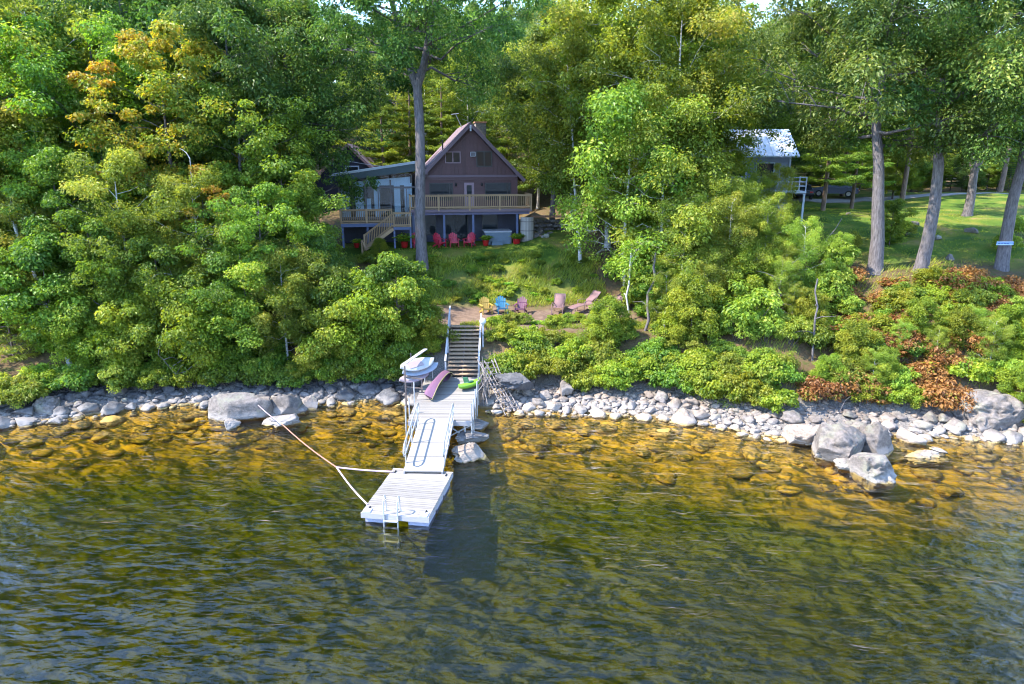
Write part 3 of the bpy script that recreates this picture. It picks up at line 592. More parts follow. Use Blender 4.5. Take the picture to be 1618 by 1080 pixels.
A_LF = [(60, 'under the bright young pine'), (150, 'under the leaning dead birch'), (260, 'behind the wide shade toned grey rock'), (360, 'behind the small white rock tip'), (460, 'behind the roped flat boulder'), (540, 'behind the block shaped boulder'), (2000, 'beside the board rack')]
def plant(key, X, Y, s, label, cat='tree', group=None, rz=None, tilt=0.0, sz=None, name=None, meshes=None):
    w, c = meshes or proto(key, GEN[key])
    t = thing(name or NAMES[key], label, cat, (X, Y, gz(X, Y)-(0.3 if meshes else 0.06)), RNG.uniform(0, 6.28) if rz is None else rz, group)
    t.rotation_euler[1] = tilt; t.scale = (s, s, s*(sz or 1.0))
    link(bpy.data.objects.new(w.name.split('.')[0], w), t); link(bpy.data.objects.new(c.name.split('.')[0], c), t)
    return t
def plant_px(key, px, Y, s, *a, **k): return plant(key, X_at(px, Y), Y, s, *a, **k)

# ------------------------------------------------------------------ the single trees that stand out
cu = dict(
    main=gen_tree(101, 22.5, 13.0, 6.4, .39, mt['oak'], mt['bark'], 34, 6, 230, .215, .10, .85, .47, .22, fork=12.0, lean=(-.004, 0), low=.75),
    r1=gen_tree(102, 20, 7.6, 6.2, .40, mt['oak'], mt['bark'], 32, 6, 230, .215, .10, .85, .46, .22, lean=(-.09, 0), low=.75),
    r2=gen_tree(103, 20, 7.6, 5.8, .37, mt['oak'], mt['bark'], 30, 6, 230, .215, .10, .85, .42, .22, lean=(-.04, 0), low=.75),
    r3=gen_tree(104, 20, 7.0, 5.8, .35, mt['oak'], mt['bark'], 30, 6, 220, .215, .10, .85, .42, .22, lean=(-.01, 0), low=.75),
    stub=gen_tree(105, 14, 6.0, 4.6, .36, mt['pine'], mt['bark'], 20, 5, 150, .30, .06, .8, .4, .2, fork=3.4, low=.8, flat=.35),
    house=gen_tree(106, 16, 4.2, 4.2, .24, mt['oak'], mt['bark'], 28, 5, 210, .19, .10, .75, .55, .22),
)
plant_px('', 668, 45.0, 1, 'tall bare oak trunk forking into a broad crown in front of the brown house', name='oak_tree', meshes=cu['main'], rz=0)
plant_px('', 1383, 40.0, 1, 'thick straight grey oak on the bank, the widest trunk of the three', name='oak_tree', meshes=cu['r1'], rz=0)
plant_px('', 1453, 39.6, 1, 'leaning oak with a leaf tuft on its trunk, between straight oak and signed oak', name='oak_tree', meshes=cu['r2'], rz=0)
plant_px('', 1582, 39.6, 1, 'leaning oak trunk carrying a small blue board', name='oak_tree', meshes=cu['r3'], rz=0)
plant_px('', 1528, 53.0, 1, 'stout tree with a low broken fork standing on the sunny lawn', name='old_pine_tree', meshes=cu['stub'], rz=0)
plant_px('', 872, 53.0, 1, 'leafy tree whose branches hang over the right eave of the brown house', name='oak_tree', meshes=cu['house'], rz=1.2)
plant_px('turn', 290, 41.0, 1.0, 'tall maple with orange and yellow turning leaves above the left shore', rz=.4)
plant_px('turn', 345, 39.0, .62, 'smaller maple turning orange beneath the tall orange maple', rz=2.4)
plant_px('oakA', 468, 47.5, 1.0, 'big dark green oak overhanging the sunroom of the brown house', rz=.5)
plant_px('birA', 917, 46.2, 1.0, 'white birch with leaning trunk at the edge of the house lawn', rz=0.0)
plant_px('pinS', 25, 35.0, 1.05, 'bright yellow green young pine at the water on the left shore')
plant_px('pinA', 1300, 57.0, .9, 'bright green white pine beside the white roofed cabin')
plant_px('pinA', 1345, 62.0, .8, 'thin grey green pine between the parked car and the straight oak')
# ------------------------------------------------------------------ the wood on the left
gl = 'leafy trees in the wood left of the house'
for key, px, Y, s, l in [('mapA', 25, 41, 1.15, 'broad maple rising behind the leaning dead birch'), ('aspA', 105, 42.5, 1.12, 'slender light green aspen next behind the leaning dead birch'), ('mapA', 190, 43.5, 1.12, 'broad maple between the aspen and the tall orange maple'),
                      ('mapA', 405, 42.0, .95, 'maple between the orange maples and the oak by the sunroom'), ('mapB', 462, 41.0, .9, 'small maple in front of the oak by the sunroom'), ('aspA', 60, 49, 1.25, 'tall pale aspen towering over the maple behind the leaning birch'), ('mapA', 150, 50, 1.3, 'tall maple showing above the aspen next to the orange maple'),
                      ('oakA', 240, 50, 1.2, 'dark oak whose crown shows behind the tall orange maple'), ('oakA', 345, 51, 1.22, 'dark oak crown above the smaller orange maple'), ('oakB', 430, 52, 1.2, 'rounded oak crown behind the oak by the sunroom'), ('mapA', -60, 44, 1.2, 'maple at the end of the left wood, only its branches showing'),
                      ('aspA', -30, 38, .95, 'pale aspen leaning over the bright young pine'), ('oakB', 392, 46, 1.12, 'rounded oak standing between orange maple and sunroom oak'), ('oakA', 90, 60, 1.35, 'highest dark oak crown deep in the left wood')]:
    plant_px(key, px, Y, s, l, group=gl)
for key, px, Y, s, l in [('mapA', 128, 37.6, .74, 'middling maple joining shore bushes and wood near the leaning birch'), ('aspA', 222, 37.4, .72, 'middling aspen joining shore bushes and tall orange maple'), ('aspA', 335, 37.2, .68, 'middling aspen under the smaller orange maple'), ('mapA', 425, 37.6, .66, 'middling maple joining shore bushes and the oak by the sunroom')]:
    plant_px(key, px, Y, s, l, group=gl)
gl2 = 'small trees along the left shore'
for key, px, Y, s, l in [('sapA', 95, 35.3, 1.05, 'young maple at the foot of the leaning dead birch'), ('aspB', 60, 37.0, .75, 'slim aspen behind the bright young pine'), ('mapB', 165, 36.2, .78, 'bushy maple over the shaded rocks next to the birch'), ('mapB', 225, 37.8, .75, 'bushy low maple under the tall orange maple'), ('mapB', 265, 36.0, .72, 'maple over the wide shade toned grey rock'),
                      ('sapB', 300, 35.4, 1.1, 'bright sapling hanging over the rocks behind the roped boulder'), ('mapB', 400, 35.9, .72, 'young maple right behind the roped flat boulder'), ('aspB', 455, 36.2, .62, 'slim aspen behind the block shaped boulder'), ('mapB', 512, 36.0, .60, 'young maple between block shaped boulder and board rack'), ('mapB', 350, 38.2, .7, 'bushy maple under the smaller orange maple'),
                      ('sapO', 495, 38.6, .85, 'young oak below the sunroom and lower deck'), ('sapB', 575, 35.7, 1.0, 'big bright sapling overhanging the rocks near the dock'), ('sapA', 632, 36.2, .92, 'young maple beside the board rack'), ('sapB', 140, 35.3, .8, 'low bright sapling over the rocks beside the birch foot'), ('sapB', 200, 35.5, .85, 'low bright sapling under the orange maple at the rocks'),
                      ('sapB', 355, 35.4, .85, 'low bright sapling over the roped boulder'), ('sapA', 545, 35.6, .85, 'small maple hanging low over the shaded rocks near the dock'), ('sapB', 675, 36.6, .55, 'small bright bush pressed against the stair rail'), ('sapA', 15, 36.7, 1.0, 'young maple behind the bright young pine')]:
    plant_px(key, px, Y, s, l, group=gl2)
# ------------------------------------------------------------------ slender trees between house and cabin
gm = 'light green trees between the house and the cabin'
for key, px, Y, s, l in [('aspB', 985, 41.6, 1.2, 'slim aspen behind the half hidden lounge chair'), ('aspB', 1035, 40.8, 1.15, 'slim aspen behind the crooked bare trunk'), ('aspA', 1052, 44.5, 1.12, 'tall aspen between crooked bare trunk and cabin'), ('aspB', 1120, 40.2, .58, 'short aspen in front of the tall aspen near the cabin'), ('aspA', 960, 47.5, 1.2, 'tall aspen beside the leaning white birch'),
                      ('aspA', 1020, 48.5, 1.28, 'highest aspen between birch and cabin'), ('aspB', 1160, 42.4, .44, 'short aspen hiding the left half of the cabin'), ('aspB', 1205, 39.6, .46, 'small aspen on the bank below the cabin'), ('aspA', 905, 52, 1.05, 'pale aspen behind the leaning white birch'), ('aspB', 1075, 38.6, .62, 'small aspen in the thicket beside the crooked trunk'),
                      ('aspA', 1085, 57, 1.0, 'pale aspen crown left of the white cabin roof'), ('mapA', 985, 56, 1.15, 'broad maple behind the tall aspens'), ('aspB', 1145, 38.4, .55, 'small aspen above the broken snag'), ('aspB', 1262, 38.0, .42, 'little aspen beside the arching bare twig'), ('aspB', 1222, 47, .42, 'little aspen against the cabin wall'), ('aspA', 1122, 47.5, .8, 'sparse aspen standing before the left end of the white roof'), ('aspA', 1008, 44.5, .95, 'leafy aspen over the half hidden lounge chair'), ('aspA', 1078, 48.5, .98, 'leafy aspen between the highest aspen and the white roof'), ('aspB', 1190, 46, .38, 'little aspen under the cabin windows')]:
    plant_px(key, px, Y, s, l, group=gm)
# ------------------------------------------------------------------ behind house, cabin and lawn
gb = 'trees behind the house'
for key, px, Y, s, l in [('pinA', 610, 66, .92, 'sunlit pine behind the sunroom roof'), ('pinA', 650, 69, 1.0, 'sunlit pine showing beside the forked oak trunk'), ('pinA', 700, 67, .95, 'sunlit pine behind the vent pipe of the house'), ('aspA', 745, 70, 1.0, 'pale aspen right behind the gable peak'), ('pinA', 800, 68, .92, 'sunlit pine behind the stone chimney'),
                      ('aspA', 850, 66, .9, 'pale aspen behind the right eave of the house'), ('mapA', 880, 72, 1.1, 'broad maple behind the tree at the right eave'), ('pinA', 570, 71, 1.0, 'sunlit pine behind the dark rear gable'), ('aspA', 680, 73, 1.0, 'pale aspen far behind the house antenna')]:
    plant_px(key, px, Y, s, l, group=gb)
gc = 'trees behind the cabin and the lawn'
for key, px, Y, s in [('pinB', 1385, 72, 1.0), ('spr', 1440, 80, 1.0), ('pinB', 1425, 66, .9), ('spr', 1490, 84, 1.1), ('pinB', 1478, 70, .95), ('spr', 1545, 82, 1.1), ('pinB', 1580, 74, 1.0), ('spr', 1605, 80, 1.15), ('spr', 1650, 76, 1.0), ('oakB', 1235, 66, 1.1), ('mapA', 1150, 66, 1.2), ('spr', 1330, 82, 1.0),
                      ('spr', 1275, 80, 1.0), ('aspA', 1400, 90, 1.1), ('mapB', 1410, 68, .55), ('pinB', 1330, 72, .85), ('mapA', 1210, 70, 1.2), ('oakB', 1090, 62, 1.1)]:
    sp = {'pinB': 'high crowned pine with bare reddish trunk', 'spr': 'dark pointed spruce', 'oakB': 'rounded green oak', 'mapA': 'broad green maple', 'aspA': 'pale green aspen', 'mapB': 'low bright maple'}[key]
    plant_px(key, px, Y, s, sp+' behind the cabin and the right lawn', group=gc)
rq = random.Random(12)
for i in range(20):
    px = 1255+i*20+rq.uniform(-6, 6); Y = rq.uniform(75, 80); key = rq.choice(['mapB', 'sapO', 'spr', 'mapB'])
    plant_px(key, px, Y, {'mapB': .42, 'sapO': .6, 'spr': .34}[key]*rq.uniform(.8, 1.25), {'mapB': 'low bushy maple', 'sapO': 'low dark oak bush', 'spr': 'small dark spruce'}[key]+' in the undergrowth behind the lane', group='undergrowth behind the lane')
gh = 'trees on the wooded hillside'
rh = random.Random(9); row = 0
for Y, step, px0 in ((84, 92, -120), (100, 86, -90), (118, 74, -130), (138, 66, -120)):
    px = px0
    while px < 1760:
        p = px+rh.uniform(-18, 18)
        if not (p > 1240 and Y < 90):
            key = rh.choice(['mapA', 'aspA', 'aspA', 'oakB', 'mapA'] if p > 450 else ['oakA', 'mapA', 'aspA'])
            sp = {'oakA': 'tall dark oak', 'mapA': 'tall green maple', 'aspA': 'tall pale aspen', 'oakB': 'rounded oak', 'pinB': 'tall pine'}[key]
            plant_px(key, p, Y+rh.uniform(-5, 5), rh.uniform(1.0, 1.25)*(1.15 if Y > 130 else 1), sp+' on the wooded hillside high behind the house', group=gh)
        px += step
# ------------------------------------------------------------------ shrubs, bracken, ferns, grass
gs = 'shrubs on the bank right of the stairs'; rs = random.Random(3)
for i in range(56):
    px = 775+(i*37.7) % 420+rs.uniform(-8, 8); d = rs.choice([2.3, 2.8, 3.3, 3.9, 4.5]); X = (px-809)/FPX*36; Y = float(shore(X))+d+rs.uniform(-.2, .3)
    if px < 800: X += .25
    key = rs.choice(['shrA', 'shrA', 'shrB', 'shrC', 'shrD']); s = rs.uniform(.75, 1.1)*(.62 if d > 4.2 else 1)
    plant(key, X, Y, s, {'shrA': 'bright leafy', 'shrB': 'broad leaved', 'shrC': 'fine leaved pale', 'shrD': 'dark leafy'}[key]+' shrub on the bank right of the stairs '+near(px, A_ST), 'shrub', gs)
for i in range(40):
    px = 960+(i*71.3) % 380+rs.uniform(-10, 10); Y = rs.uniform(35.2, 41.5); X = X_at(px, Y); key = rs.choice(['sapB', 'aspB', 'sapA', 'sapB', 'shrC', 'aspB']); top = {'sapB': .5, 'aspB': .30, 'sapA': .5, 'shrC': 1.3}[key]
    if Y > 37.4 and px < 1010: continue
    plant(key, X, Y, top*rs.uniform(.85, 1.25)*(1.15 if px < 1200 else .8), {'sapB': 'bright leafy sapling', 'aspB': 'young pale stemmed aspen', 'sapA': 'young maple with layered leaves', 'shrC': 'tall fine leaved shrub'}[key]+' in the thicket '+near(px, A_ST+A_OK if px < 1200 else A_OK), 'tree' if key != 'shrC' else 'shrub', 'thicket between the terrace and the oaks')
for px, Y, s, l in ((1120, 35.6, .95, 'round shrub covering the bare soil under the broken snag'), (1165, 35.0, 1.0, 'round shrub covering the bare soil right of the snag'), (1210, 34.6, .95, 'round shrub covering the bare soil under the cabin aspens'), (1250, 34.2, .9, 'round shrub at the foot of the slim grey stem'), (1060, 36.0, .9, 'round shrub at the foot of the crooked trunk')):
    plant_px('shrA' if px % 4 == 0 else 'shrC', px, Y, s, l, 'shrub', gs)
gs2 = 'shrubs on the bank below the oaks'
for i in range(66):
    px = 1190+(i*61.3) % 470+rs.uniform(-10, 10); d = rs.uniform(1.9, 10.5); X = (px-809)/FPX*(33+d); Y = float(shore(X))+d
    if 20.0 < X < 23.5 and d < 5 and rs.random() < .35: continue
    key = rs.choice(['shrA', 'shrB', 'shrC', 'shrD', 'sapB' if d < 5 and px < 1400 else 'shrA']); s = rs.uniform(.65, 1.05)*(.5 if key == 'sapB' else 1)
    plant(key, X, Y, s, {'shrA': 'bright leafy', 'shrB': 'broad leaved', 'shrC': 'fine leaved pale', 'shrD': 'dark leafy', 'sapB': 'tall leafy'}[key]+' shrub on the bank '+near(px, A_OK), 'shrub', gs2)
for i in range(13):
    px = 1315+i*22+rs.uniform(-8, 8); d = rs.uniform(2.0, 6.0); X = (px-809)/FPX*(33+d); Y = float(shore(X))+d; key = rs.choice(['sapB', 'aspB', 'sapB'])
    plant(key, X, Y, {'sapB': .42, 'aspB': .22}[key]*rs.uniform(.8, 1.25), {'sapB': 'loose leafy sapling', 'aspB': 'loose pale stemmed sapling'}[key]+' on the bank '+near(px, A_OK), 'tree', gs2)
gbk = 'browned bracken below the oaks'
for i in range(84):
    px = 1260+(i*83.1) % 380+rs.uniform(-8, 8); d = rs.uniform(2.2, 10.5); X = (px-809)/FPX*(33+d); Y = float(shore(X))+d
    key = rs.choice(['brk', 'brk2', 'brk2']); s = rs.uniform(.8, 1.35)
    plant(key, X, Y, s, {'brk': 'rust brown arching bracken', 'brk2': 'low shrub with browned leaves'}[key]+' on the bank '+near(px, A_OK), 'bracken', gbk)
gl3 = 'undergrowth along the left shore'
for i in range(46):
    px = -20+(i*53.7) % 700; X = (px-809)/FPX*36; d = rs.uniform(1.35, 2.9); Y = float(shore(X))+d
    if X > -5.3: continue
    key = rs.choice(['shrD', 'shrA', 'shrD', 'shrC']); s = rs.uniform(.75, 1.1)
    plant(key, X, Y, s, {'shrA': 'bright leafy', 'shrC': 'fine leaved pale', 'shrD': 'dark leafy'}[key]+' shrub on the left shore '+near(px, A_LF), 'shrub', gl3)
for X, d, s, l in ((-5.4, 2.2, .8, 'dark shrub over the rocks behind the board rack'), (-6.3, 1.9, .95, 'leafy shrub hanging over the rocks left of the board rack'), (-7.4, 1.7, .9, 'leafy shrub low over the rocks below the big sapling'), (-8.6, 1.6, 1.0, 'leafy shrub low over the rocks beside the block shaped boulder'), (-4.75, 3.0, .8, 'leafy shrub squeezed between stairs and board rack')):
    plant('shrD' if 'dark' in l else 'shrA', X, float(shore(X))+d, s, l, 'shrub', gl3)
for i in range(16):
    X = -1.3+i*.52+rs.uniform(-.15, .15); Y = rs.uniform(38.0, 38.9); key = rs.choice(['shrA', 'fern', 'shrC', 'shrB'])
    plant(key, X, Y, rs.uniform(.35, .55)*(1.2 if key == 'fern' else 1), {'shrA': 'small leafy plant', 'fern': 'small fern', 'shrC': 'small fine leaved plant', 'shrB': 'small broad leaved plant'}[key]+' along the front edge of the terrace', 'plant', 'plants along the terrace edge')
gf = 'ferns on the slope below the house lawn'
for i in range(60):
    X = rs.uniform(-7.5, 5.5); Y = rs.uniform(42.6, 46.8); key = rs.choice(['fern', 'fern', 'shrD', 'shrB', 'shrA']); s = rs.uniform(.45, .8)*(1 if key == 'fern' else .55)
    if key == 'fern': plant(key, X, Y, s, 'green fern on the slope between terrace and house lawn', 'fern', gf)
    else: plant(key, X, Y, s, {'shrA': 'bright little', 'shrB': 'broad leaved little', 'shrD': 'dark little'}[key]+' shrub on the slope between terrace and house lawn', 'shrub', 'little shrubs below the house lawn')
for px, Y, s, l in [(600, 46.6, .75, 'pale leafed bush in front of the deck stairs'), (583, 46.0, .7, 'low bush beside the cut post below the deck'), (640, 44.6, .9, 'dark bush beside the tall forked oak')]:
    plant_px('sapB' if s == .75 else 'shrD', px, Y, s*(.34 if s == .75 else 1), l, 'shrub')
for px, Y, s, l in [(1405, 44.0, .85, 'round bush with thin stems between the two leaning and straight oaks'), (1432, 46.0, .6, 'small bush on the lawn behind the leaning oak'), (1270, 42.0, .9, 'grey green bush with arching bare twig'), (1235, 43.5, .95, 'leafy bush in front of the cabin porch'), (1590, 42.5, .8, 'yellow green bush beside the signed oak'), (1612, 45.0, .9, 'dark bush at the far end of the lawn'), (1340, 43.5, .7, 'low bush left of the straight oak')]:
    plant_px('sapA' if 'stems' in l else 'shrC', px, Y, s*(.55 if 'stems' in l else 1), l, 'shrub')

def build_grass():
    rng = np.random.default_rng(77); n = 52000
    x = np.concatenate([rng.uniform(-8, 6, 21000), rng.uniform(-12, 4, 6000), rng.uniform(13, 36, 17000), rng.uniform(-3, 8, 8000), rng.uniform(9, 26, 16000)])
    y = np.concatenate([rng.uniform(42.2, 47, 21000), rng.uniform(46.5, 49, 6000), rng.uniform(40, 62, 17000), rng.uniform(37.6, 38.6, 8000), rng.uniform(31.5, 41, 16000)])
    ln = np.concatenate([rng.uniform(.2, .5, 21000), rng.uniform(.05, .10, 6000), rng.uniform(.06, .16, 17000), rng.uniform(.1, .35, 8000), rng.uniform(.12, .45, 16000)])
    keep = (np.sin(x*1.9+.4*y)+np.sin(y*2.3-.6*x)+rng.normal(0, .5, len(x)) > -0.4); x, y, ln = x[keep], y[keep], ln[keep]
    z = height(x, y)+ln*.4; k = len(x); u = unit(rng, k)
    ax = np.stack([u[:, 0]*.6, u[:, 1]*.6, np.ones(k)], 1); nor = np.stack([u[:, 1], -u[:, 0]-.6, .25*np.ones(k)], 1)
    me = leaves_mesh('grass', np.stack([x, y, z], 1), nor, ax, ln, np.maximum(.022, ln*.07), .5+.3*np.sin(x*.8)*np.sin(y*1.1)+rng.normal(0, .15, k), MAT['grass'])
    tag(link(bpy.data.objects.new('grass', me)), 'tall grass on the slopes and banks and short grass on the lawns', 'grass', kind='stuff')
build_grass()

# ------------------------------------------------------------------ rocks
def rock_mesh(seed, m, sub=3, rough=0.30, flat=0.75, sharp=False):
    bm = bmesh.new(); bmesh.ops.create_icosphere(bm, subdivisions=sub, radius=1.0); r = random.Random(seed); off = Vector((r.uniform(-50, 50), r.uniform(-50, 50), r.uniform(-50, 50)))
    cuts = [(Vector((r.gauss(0, 1), r.gauss(0, 1), r.gauss(0, .8))).normalized(), r.uniform(.50, .85)) for _ in range(10 if sharp else 4)]
    for v in bm.verts:
        d = v.co.normalized(); f = 1+rough*mnoise.noise(d*1.3+off)+rough*.5*mnoise.noise(d*3.1+off)+rough*.26*mnoise.noise(d*7+off)+(rough*.15*mnoise.noise(d*15+off) if sub > 3 else 0)-(.10*max(0, 1-abs(mnoise.noise(d*1.9+off*2))*9) if sub > 3 else 0); p = d*f
        for n, k in cuts:
            e = p.dot(n)-k
            if e > 0: p -= n*e*(.93 if sharp else .8)
        p.z *= flat; v.co = p
    me = bpy.data.meshes.new('rock'); bm.to_mesh(me); bm.free(); me.polygons.foreach_set('use_smooth', [True]*len(me.polygons)); me.materials.append(m); return me
RK = {k: [rock_mesh(s+hash_, MAT[k], 3, .45, .72, s % 3 != 0) for s in range(7)] for k, hash_ in (('rock_pale', 100), ('rock_mid', 200), ('rock_dark', 300))}
def stone(me, loc, size, rz, label, group=None, name='stone', cat='stone', tilt=0.0):
    o = link(bpy.data.objects.new(name, me)); o.location = loc; o.scale = size if isinstance(size, tuple) else (size,)*3; o.rotation_euler = (tilt, tilt*.5, rz)
    return tag(o, label, cat, group)
rk = random.Random(21)
def boulder(seed, kind, px, py, h, size, label, rz=0.0, tilt=0.0, sink=0.3, sharp=True):
    p = at(px, py, h=h); me = rock_mesh(seed, MAT[kind], 5, .36, 1.0, sharp); me.name = 'boulder'
    stone(me, (p.x, p.y+size[1]*.55, h+size[2]*(1-2*sink)*.6), size, rz, label, None, 'boulder', 'boulder', tilt)
boulder(501, 'rock_mid', 370, 664, 0, (2.25, 1.15, .95), 'long flat topped boulder in the water tied to the mooring rope', .1, sink=.25)
boulder(502, 'rock_mid', 452, 656, 0, (1.15, .8, .75), 'slanting boulder beside the roped flat boulder', .5, .15)
boulder(503, 'rock_mid', 487, 646, 0, (.62, .5, .42), 'block shaped boulder at the end of the roped boulder group', .2)
boulder(504, 'rock_mid', 445, 672, 0, (.80, .5, .40), 'low pale rock in the water in front of the slanting boulder', .2, sharp=False)
boulder(505, 'rock_mid', 362, 677, 0, (.42, .35, .30), 'small pale rock at the foot of the roped flat boulder', .9, sharp=False)
boulder(506, 'rock_mid', 1338, 728, 0, (1.45, 1.2, 1.0), 'large speckled boulder with white water line off the right shore', .3, sink=.22)
boulder(507, 'rock_mid', 1390, 718, 0, (1.1, 1.0, .95), 'dark sided boulder leaning behind the large speckled boulder', 1.2, .1)
boulder(508, 'rock_mid', 1382, 758, 0, (.98, .85, .85), 'blocky boulder with white base standing farthest out in the water', .1, sink=.22)
boulder(509, 'rock_mid', 1345, 742, 0, (.6, .45, .36), 'low white rock wedged between the two outer boulders', .4, sharp=False)
boulder(611, 'rock_mid', 1596, 676, 0.25, (1.85, 1.3, 1.05), 'huge rounded pale boulder on the right shore', .2, sink=.12, sharp=False)
boulder(511, 'rock_dark', 1325, 632, .9, (.75, .6, .95), 'dark leaning slab rock below the bank shrubs', .6, .35)
boulder(512, 'rock_pale', 742, 727, 0, (.85, .6, .50), 'squared pale rock in the water under the pipe post', .1)
boulder(513, 'rock_dark', 748, 700, 0, (.8, .7, .40), 'flat dark rock beside the fixed dock', .8)
boulder(514, 'rock_dark', 755, 678, 0.05, (.7, .6, .38), 'upper dark rock beside the fixed dock', 1.8)
boulder(515, 'rock_dark', 812, 612, 1.0, (1.0, .7, .55), 'broad grey rock in the bank beside the stick ramp', .1)
boulder(516, 'rock_pale', 893, 618, .7, (.42, .35, .40), 'square tan stone at the top of the stone beach', .2)
boulder(517, 'rock_mid', 35, 650, .1, (1.2, .9, .75), 'large pinkish rock in the pile on the left shore', .6)
boulder(518, 'rock_mid', 65, 655, .1, (.75, .7, .6), 'rounded pink rock in front of the pile on the left shore', 1.6, sharp=False)
boulder(519, 'rock_pale', 1487, 714, 0, (.35, .3, .10), 'white tip of a rock barely showing above the water', .1, sink=.35)
boulder(520, 'rock_pale', 262, 638, 0, (.33, .25, .10), 'small white rock tip in the shallows of the left shore', .1, sink=.35)
boulder(521, 'rock_pale', 1270, 700, .05, (1.1, .8, .65), 'pale pink rock slab behind the speckled boulder', .4)
boulder(522, 'rock_dark', 1450, 515, 2.9, (.8, .6, .45), 'grey rock showing through the bank plants below the oaks', .4)
boulder(523, 'rock_dark', 265, 605, 0.5, (1.3, .8, .6), 'wide shade toned grey rock at the back of the left shore', .1)
boulder(524, 'rock_mid', 1470, 722, 0, (1.0, .6, .22), 'flat amber rock just under the water beside the outer boulders', .2, sink=.98, sharp=False)
def scatter(n, x0, x1, d0, d1, kinds, smin, smax, label, group, anchors=None, seed=1):
    r = random.Random(seed); placed = []; tries = 0
    while len(placed) < n and tries < n*40:
        tries += 1; X = r.uniform(x0, x1); d = r.uniform(d0, d1); s = r.uniform(smin, smax)*(1.15 if d < .7 else .85)
        if -4.9 < X < -1.5 and d > -.2 and X > -4.4: continue
        if any((X-a)**2+(d-b)**2 < (.78*(s+c))**2 for a, b, c in placed): continue
        placed.append((X, d, s)); Y = float(shore(X))+d; k = r.choice(kinds)
        stone(r.choice(RK[k]), (X, Y, gz(X, Y)+s*.26), (s*r.uniform(.9, 1.35), s*r.uniform(.8, 1.1), s*r.uniform(.75, 1.1)), r.uniform(0, 6.28), label+' '+near(809+X*FPX/33.5, anchors)+(', one of the larger' if s > (smin+smax)*.55 else ''), group, tilt=r.uniform(-.2, .2))
    return placed
scatter(150, -1.2, 13.5, -.45, 1.9, ['rock_pale']*3+['rock_mid'], .14, .46, 'pale rounded beach stone', 'stones of the beach right of the dock', [(830, 'beside the stick ramp'), (920, 'below the square tan stone'), (1000, 'below the lounge chair bushes'), (1090, 'in the widest part of the beach'), (1180, 'below the broken snag'), (2000, 'behind the outer boulders')], seed=1)
scatter(100, -27, -4.8, -.35, 1.9, ['rock_dark', 'rock_dark', 'rock_dark', 'rock_mid'], .20, .62, 'shade toned grey stone', 'stones of the left shore', A_LF, seed=2)  # mostly the darkened rock: tree shade is put into the stone colour
scatter(46, 13.2, 25.5, -.4, 1.5, ['rock_pale', 'rock_mid', 'rock_mid'], .20, .60, 'pale angular shore stone', 'stones of the right shore', [(1330, 'beside the speckled boulder'), (1420, 'behind the dark sided boulder'), (1530, 'between outer boulders and huge boulder'), (2000, 'at the foot of the huge pale boulder')], seed=3)
def pebbles(name, n, fn, kind, smin, smax, seed, label, cat, sub=2, flat=.7):
    bm = bmesh.new(); bmesh.ops.create_icosphere(bm, subdivisions=sub, radius=1); base = np.array([v.co[:] for v in bm.verts]); tri = np.array([[v.index for v in f.verts] for f in bm.faces]); bm.free()
    rng = np.random.default_rng(seed); V = []; Fc = []
    for i in range(n):
        x, y = fn(rng); s = rng.uniform(smin, smax)*np.array([rng.uniform(.8, 1.4), rng.uniform(.7, 1.1), flat*rng.uniform(.6, 1)])
        a = rng.uniform(0, 6.28); R = np.array([[math.cos(a), -math.sin(a), 0], [math.sin(a), math.cos(a), 0], [0, 0, 1]])
        dfm = 1+.20*np.sin(base@rng.normal(0, 2.2, 3)+rng.uniform(0, 6))[:, None]+.14*np.sin(base@rng.normal(0, 4.0, 3)+rng.uniform(0, 6))[:, None]
        V.append((base*dfm*s)@R.T+np.array([x, y, gz(x, y)+s[2]*.25])); Fc.append(tri+i*len(base))
    me = quad_mesh(name, np.concatenate(V), np.concatenate(Fc), True); me.materials.append(MAT[kind])
    tag(link(bpy.data.objects.new(name, me)), label, cat, kind='stuff')
def f_right(r): x = r.uniform(-1.2, 25); return x, float(shore(x))+r.uniform(-.5, 3.0)
def f_left(r): x = r.uniform(-28, -4.6); return x, float(shore(x))+r.uniform(-.5, 3.0)
def f_bed(r):
    x = r.uniform(-27, 27); return x, float(shore(x))-abs(r.normal(0, 1.7))-.9
pebbles('pebbles', 1500, f_right, 'rock_pale', .05, .17, 5, 'small pale pebbles filling the right shore', 'pebbles')
pebbles('rubble', 900, f_left, 'rock_dark', .08, .24, 6, 'small shade toned grey rubble filling the left shore', 'rubble')  # same darkened rock, shade included in its colour
pebbles('lake_bed_stones', 260, f_bed, 'rock_bed', .10, .55, 7, 'amber stones lying on the lake bed near the shore', 'stones', 2, .42)

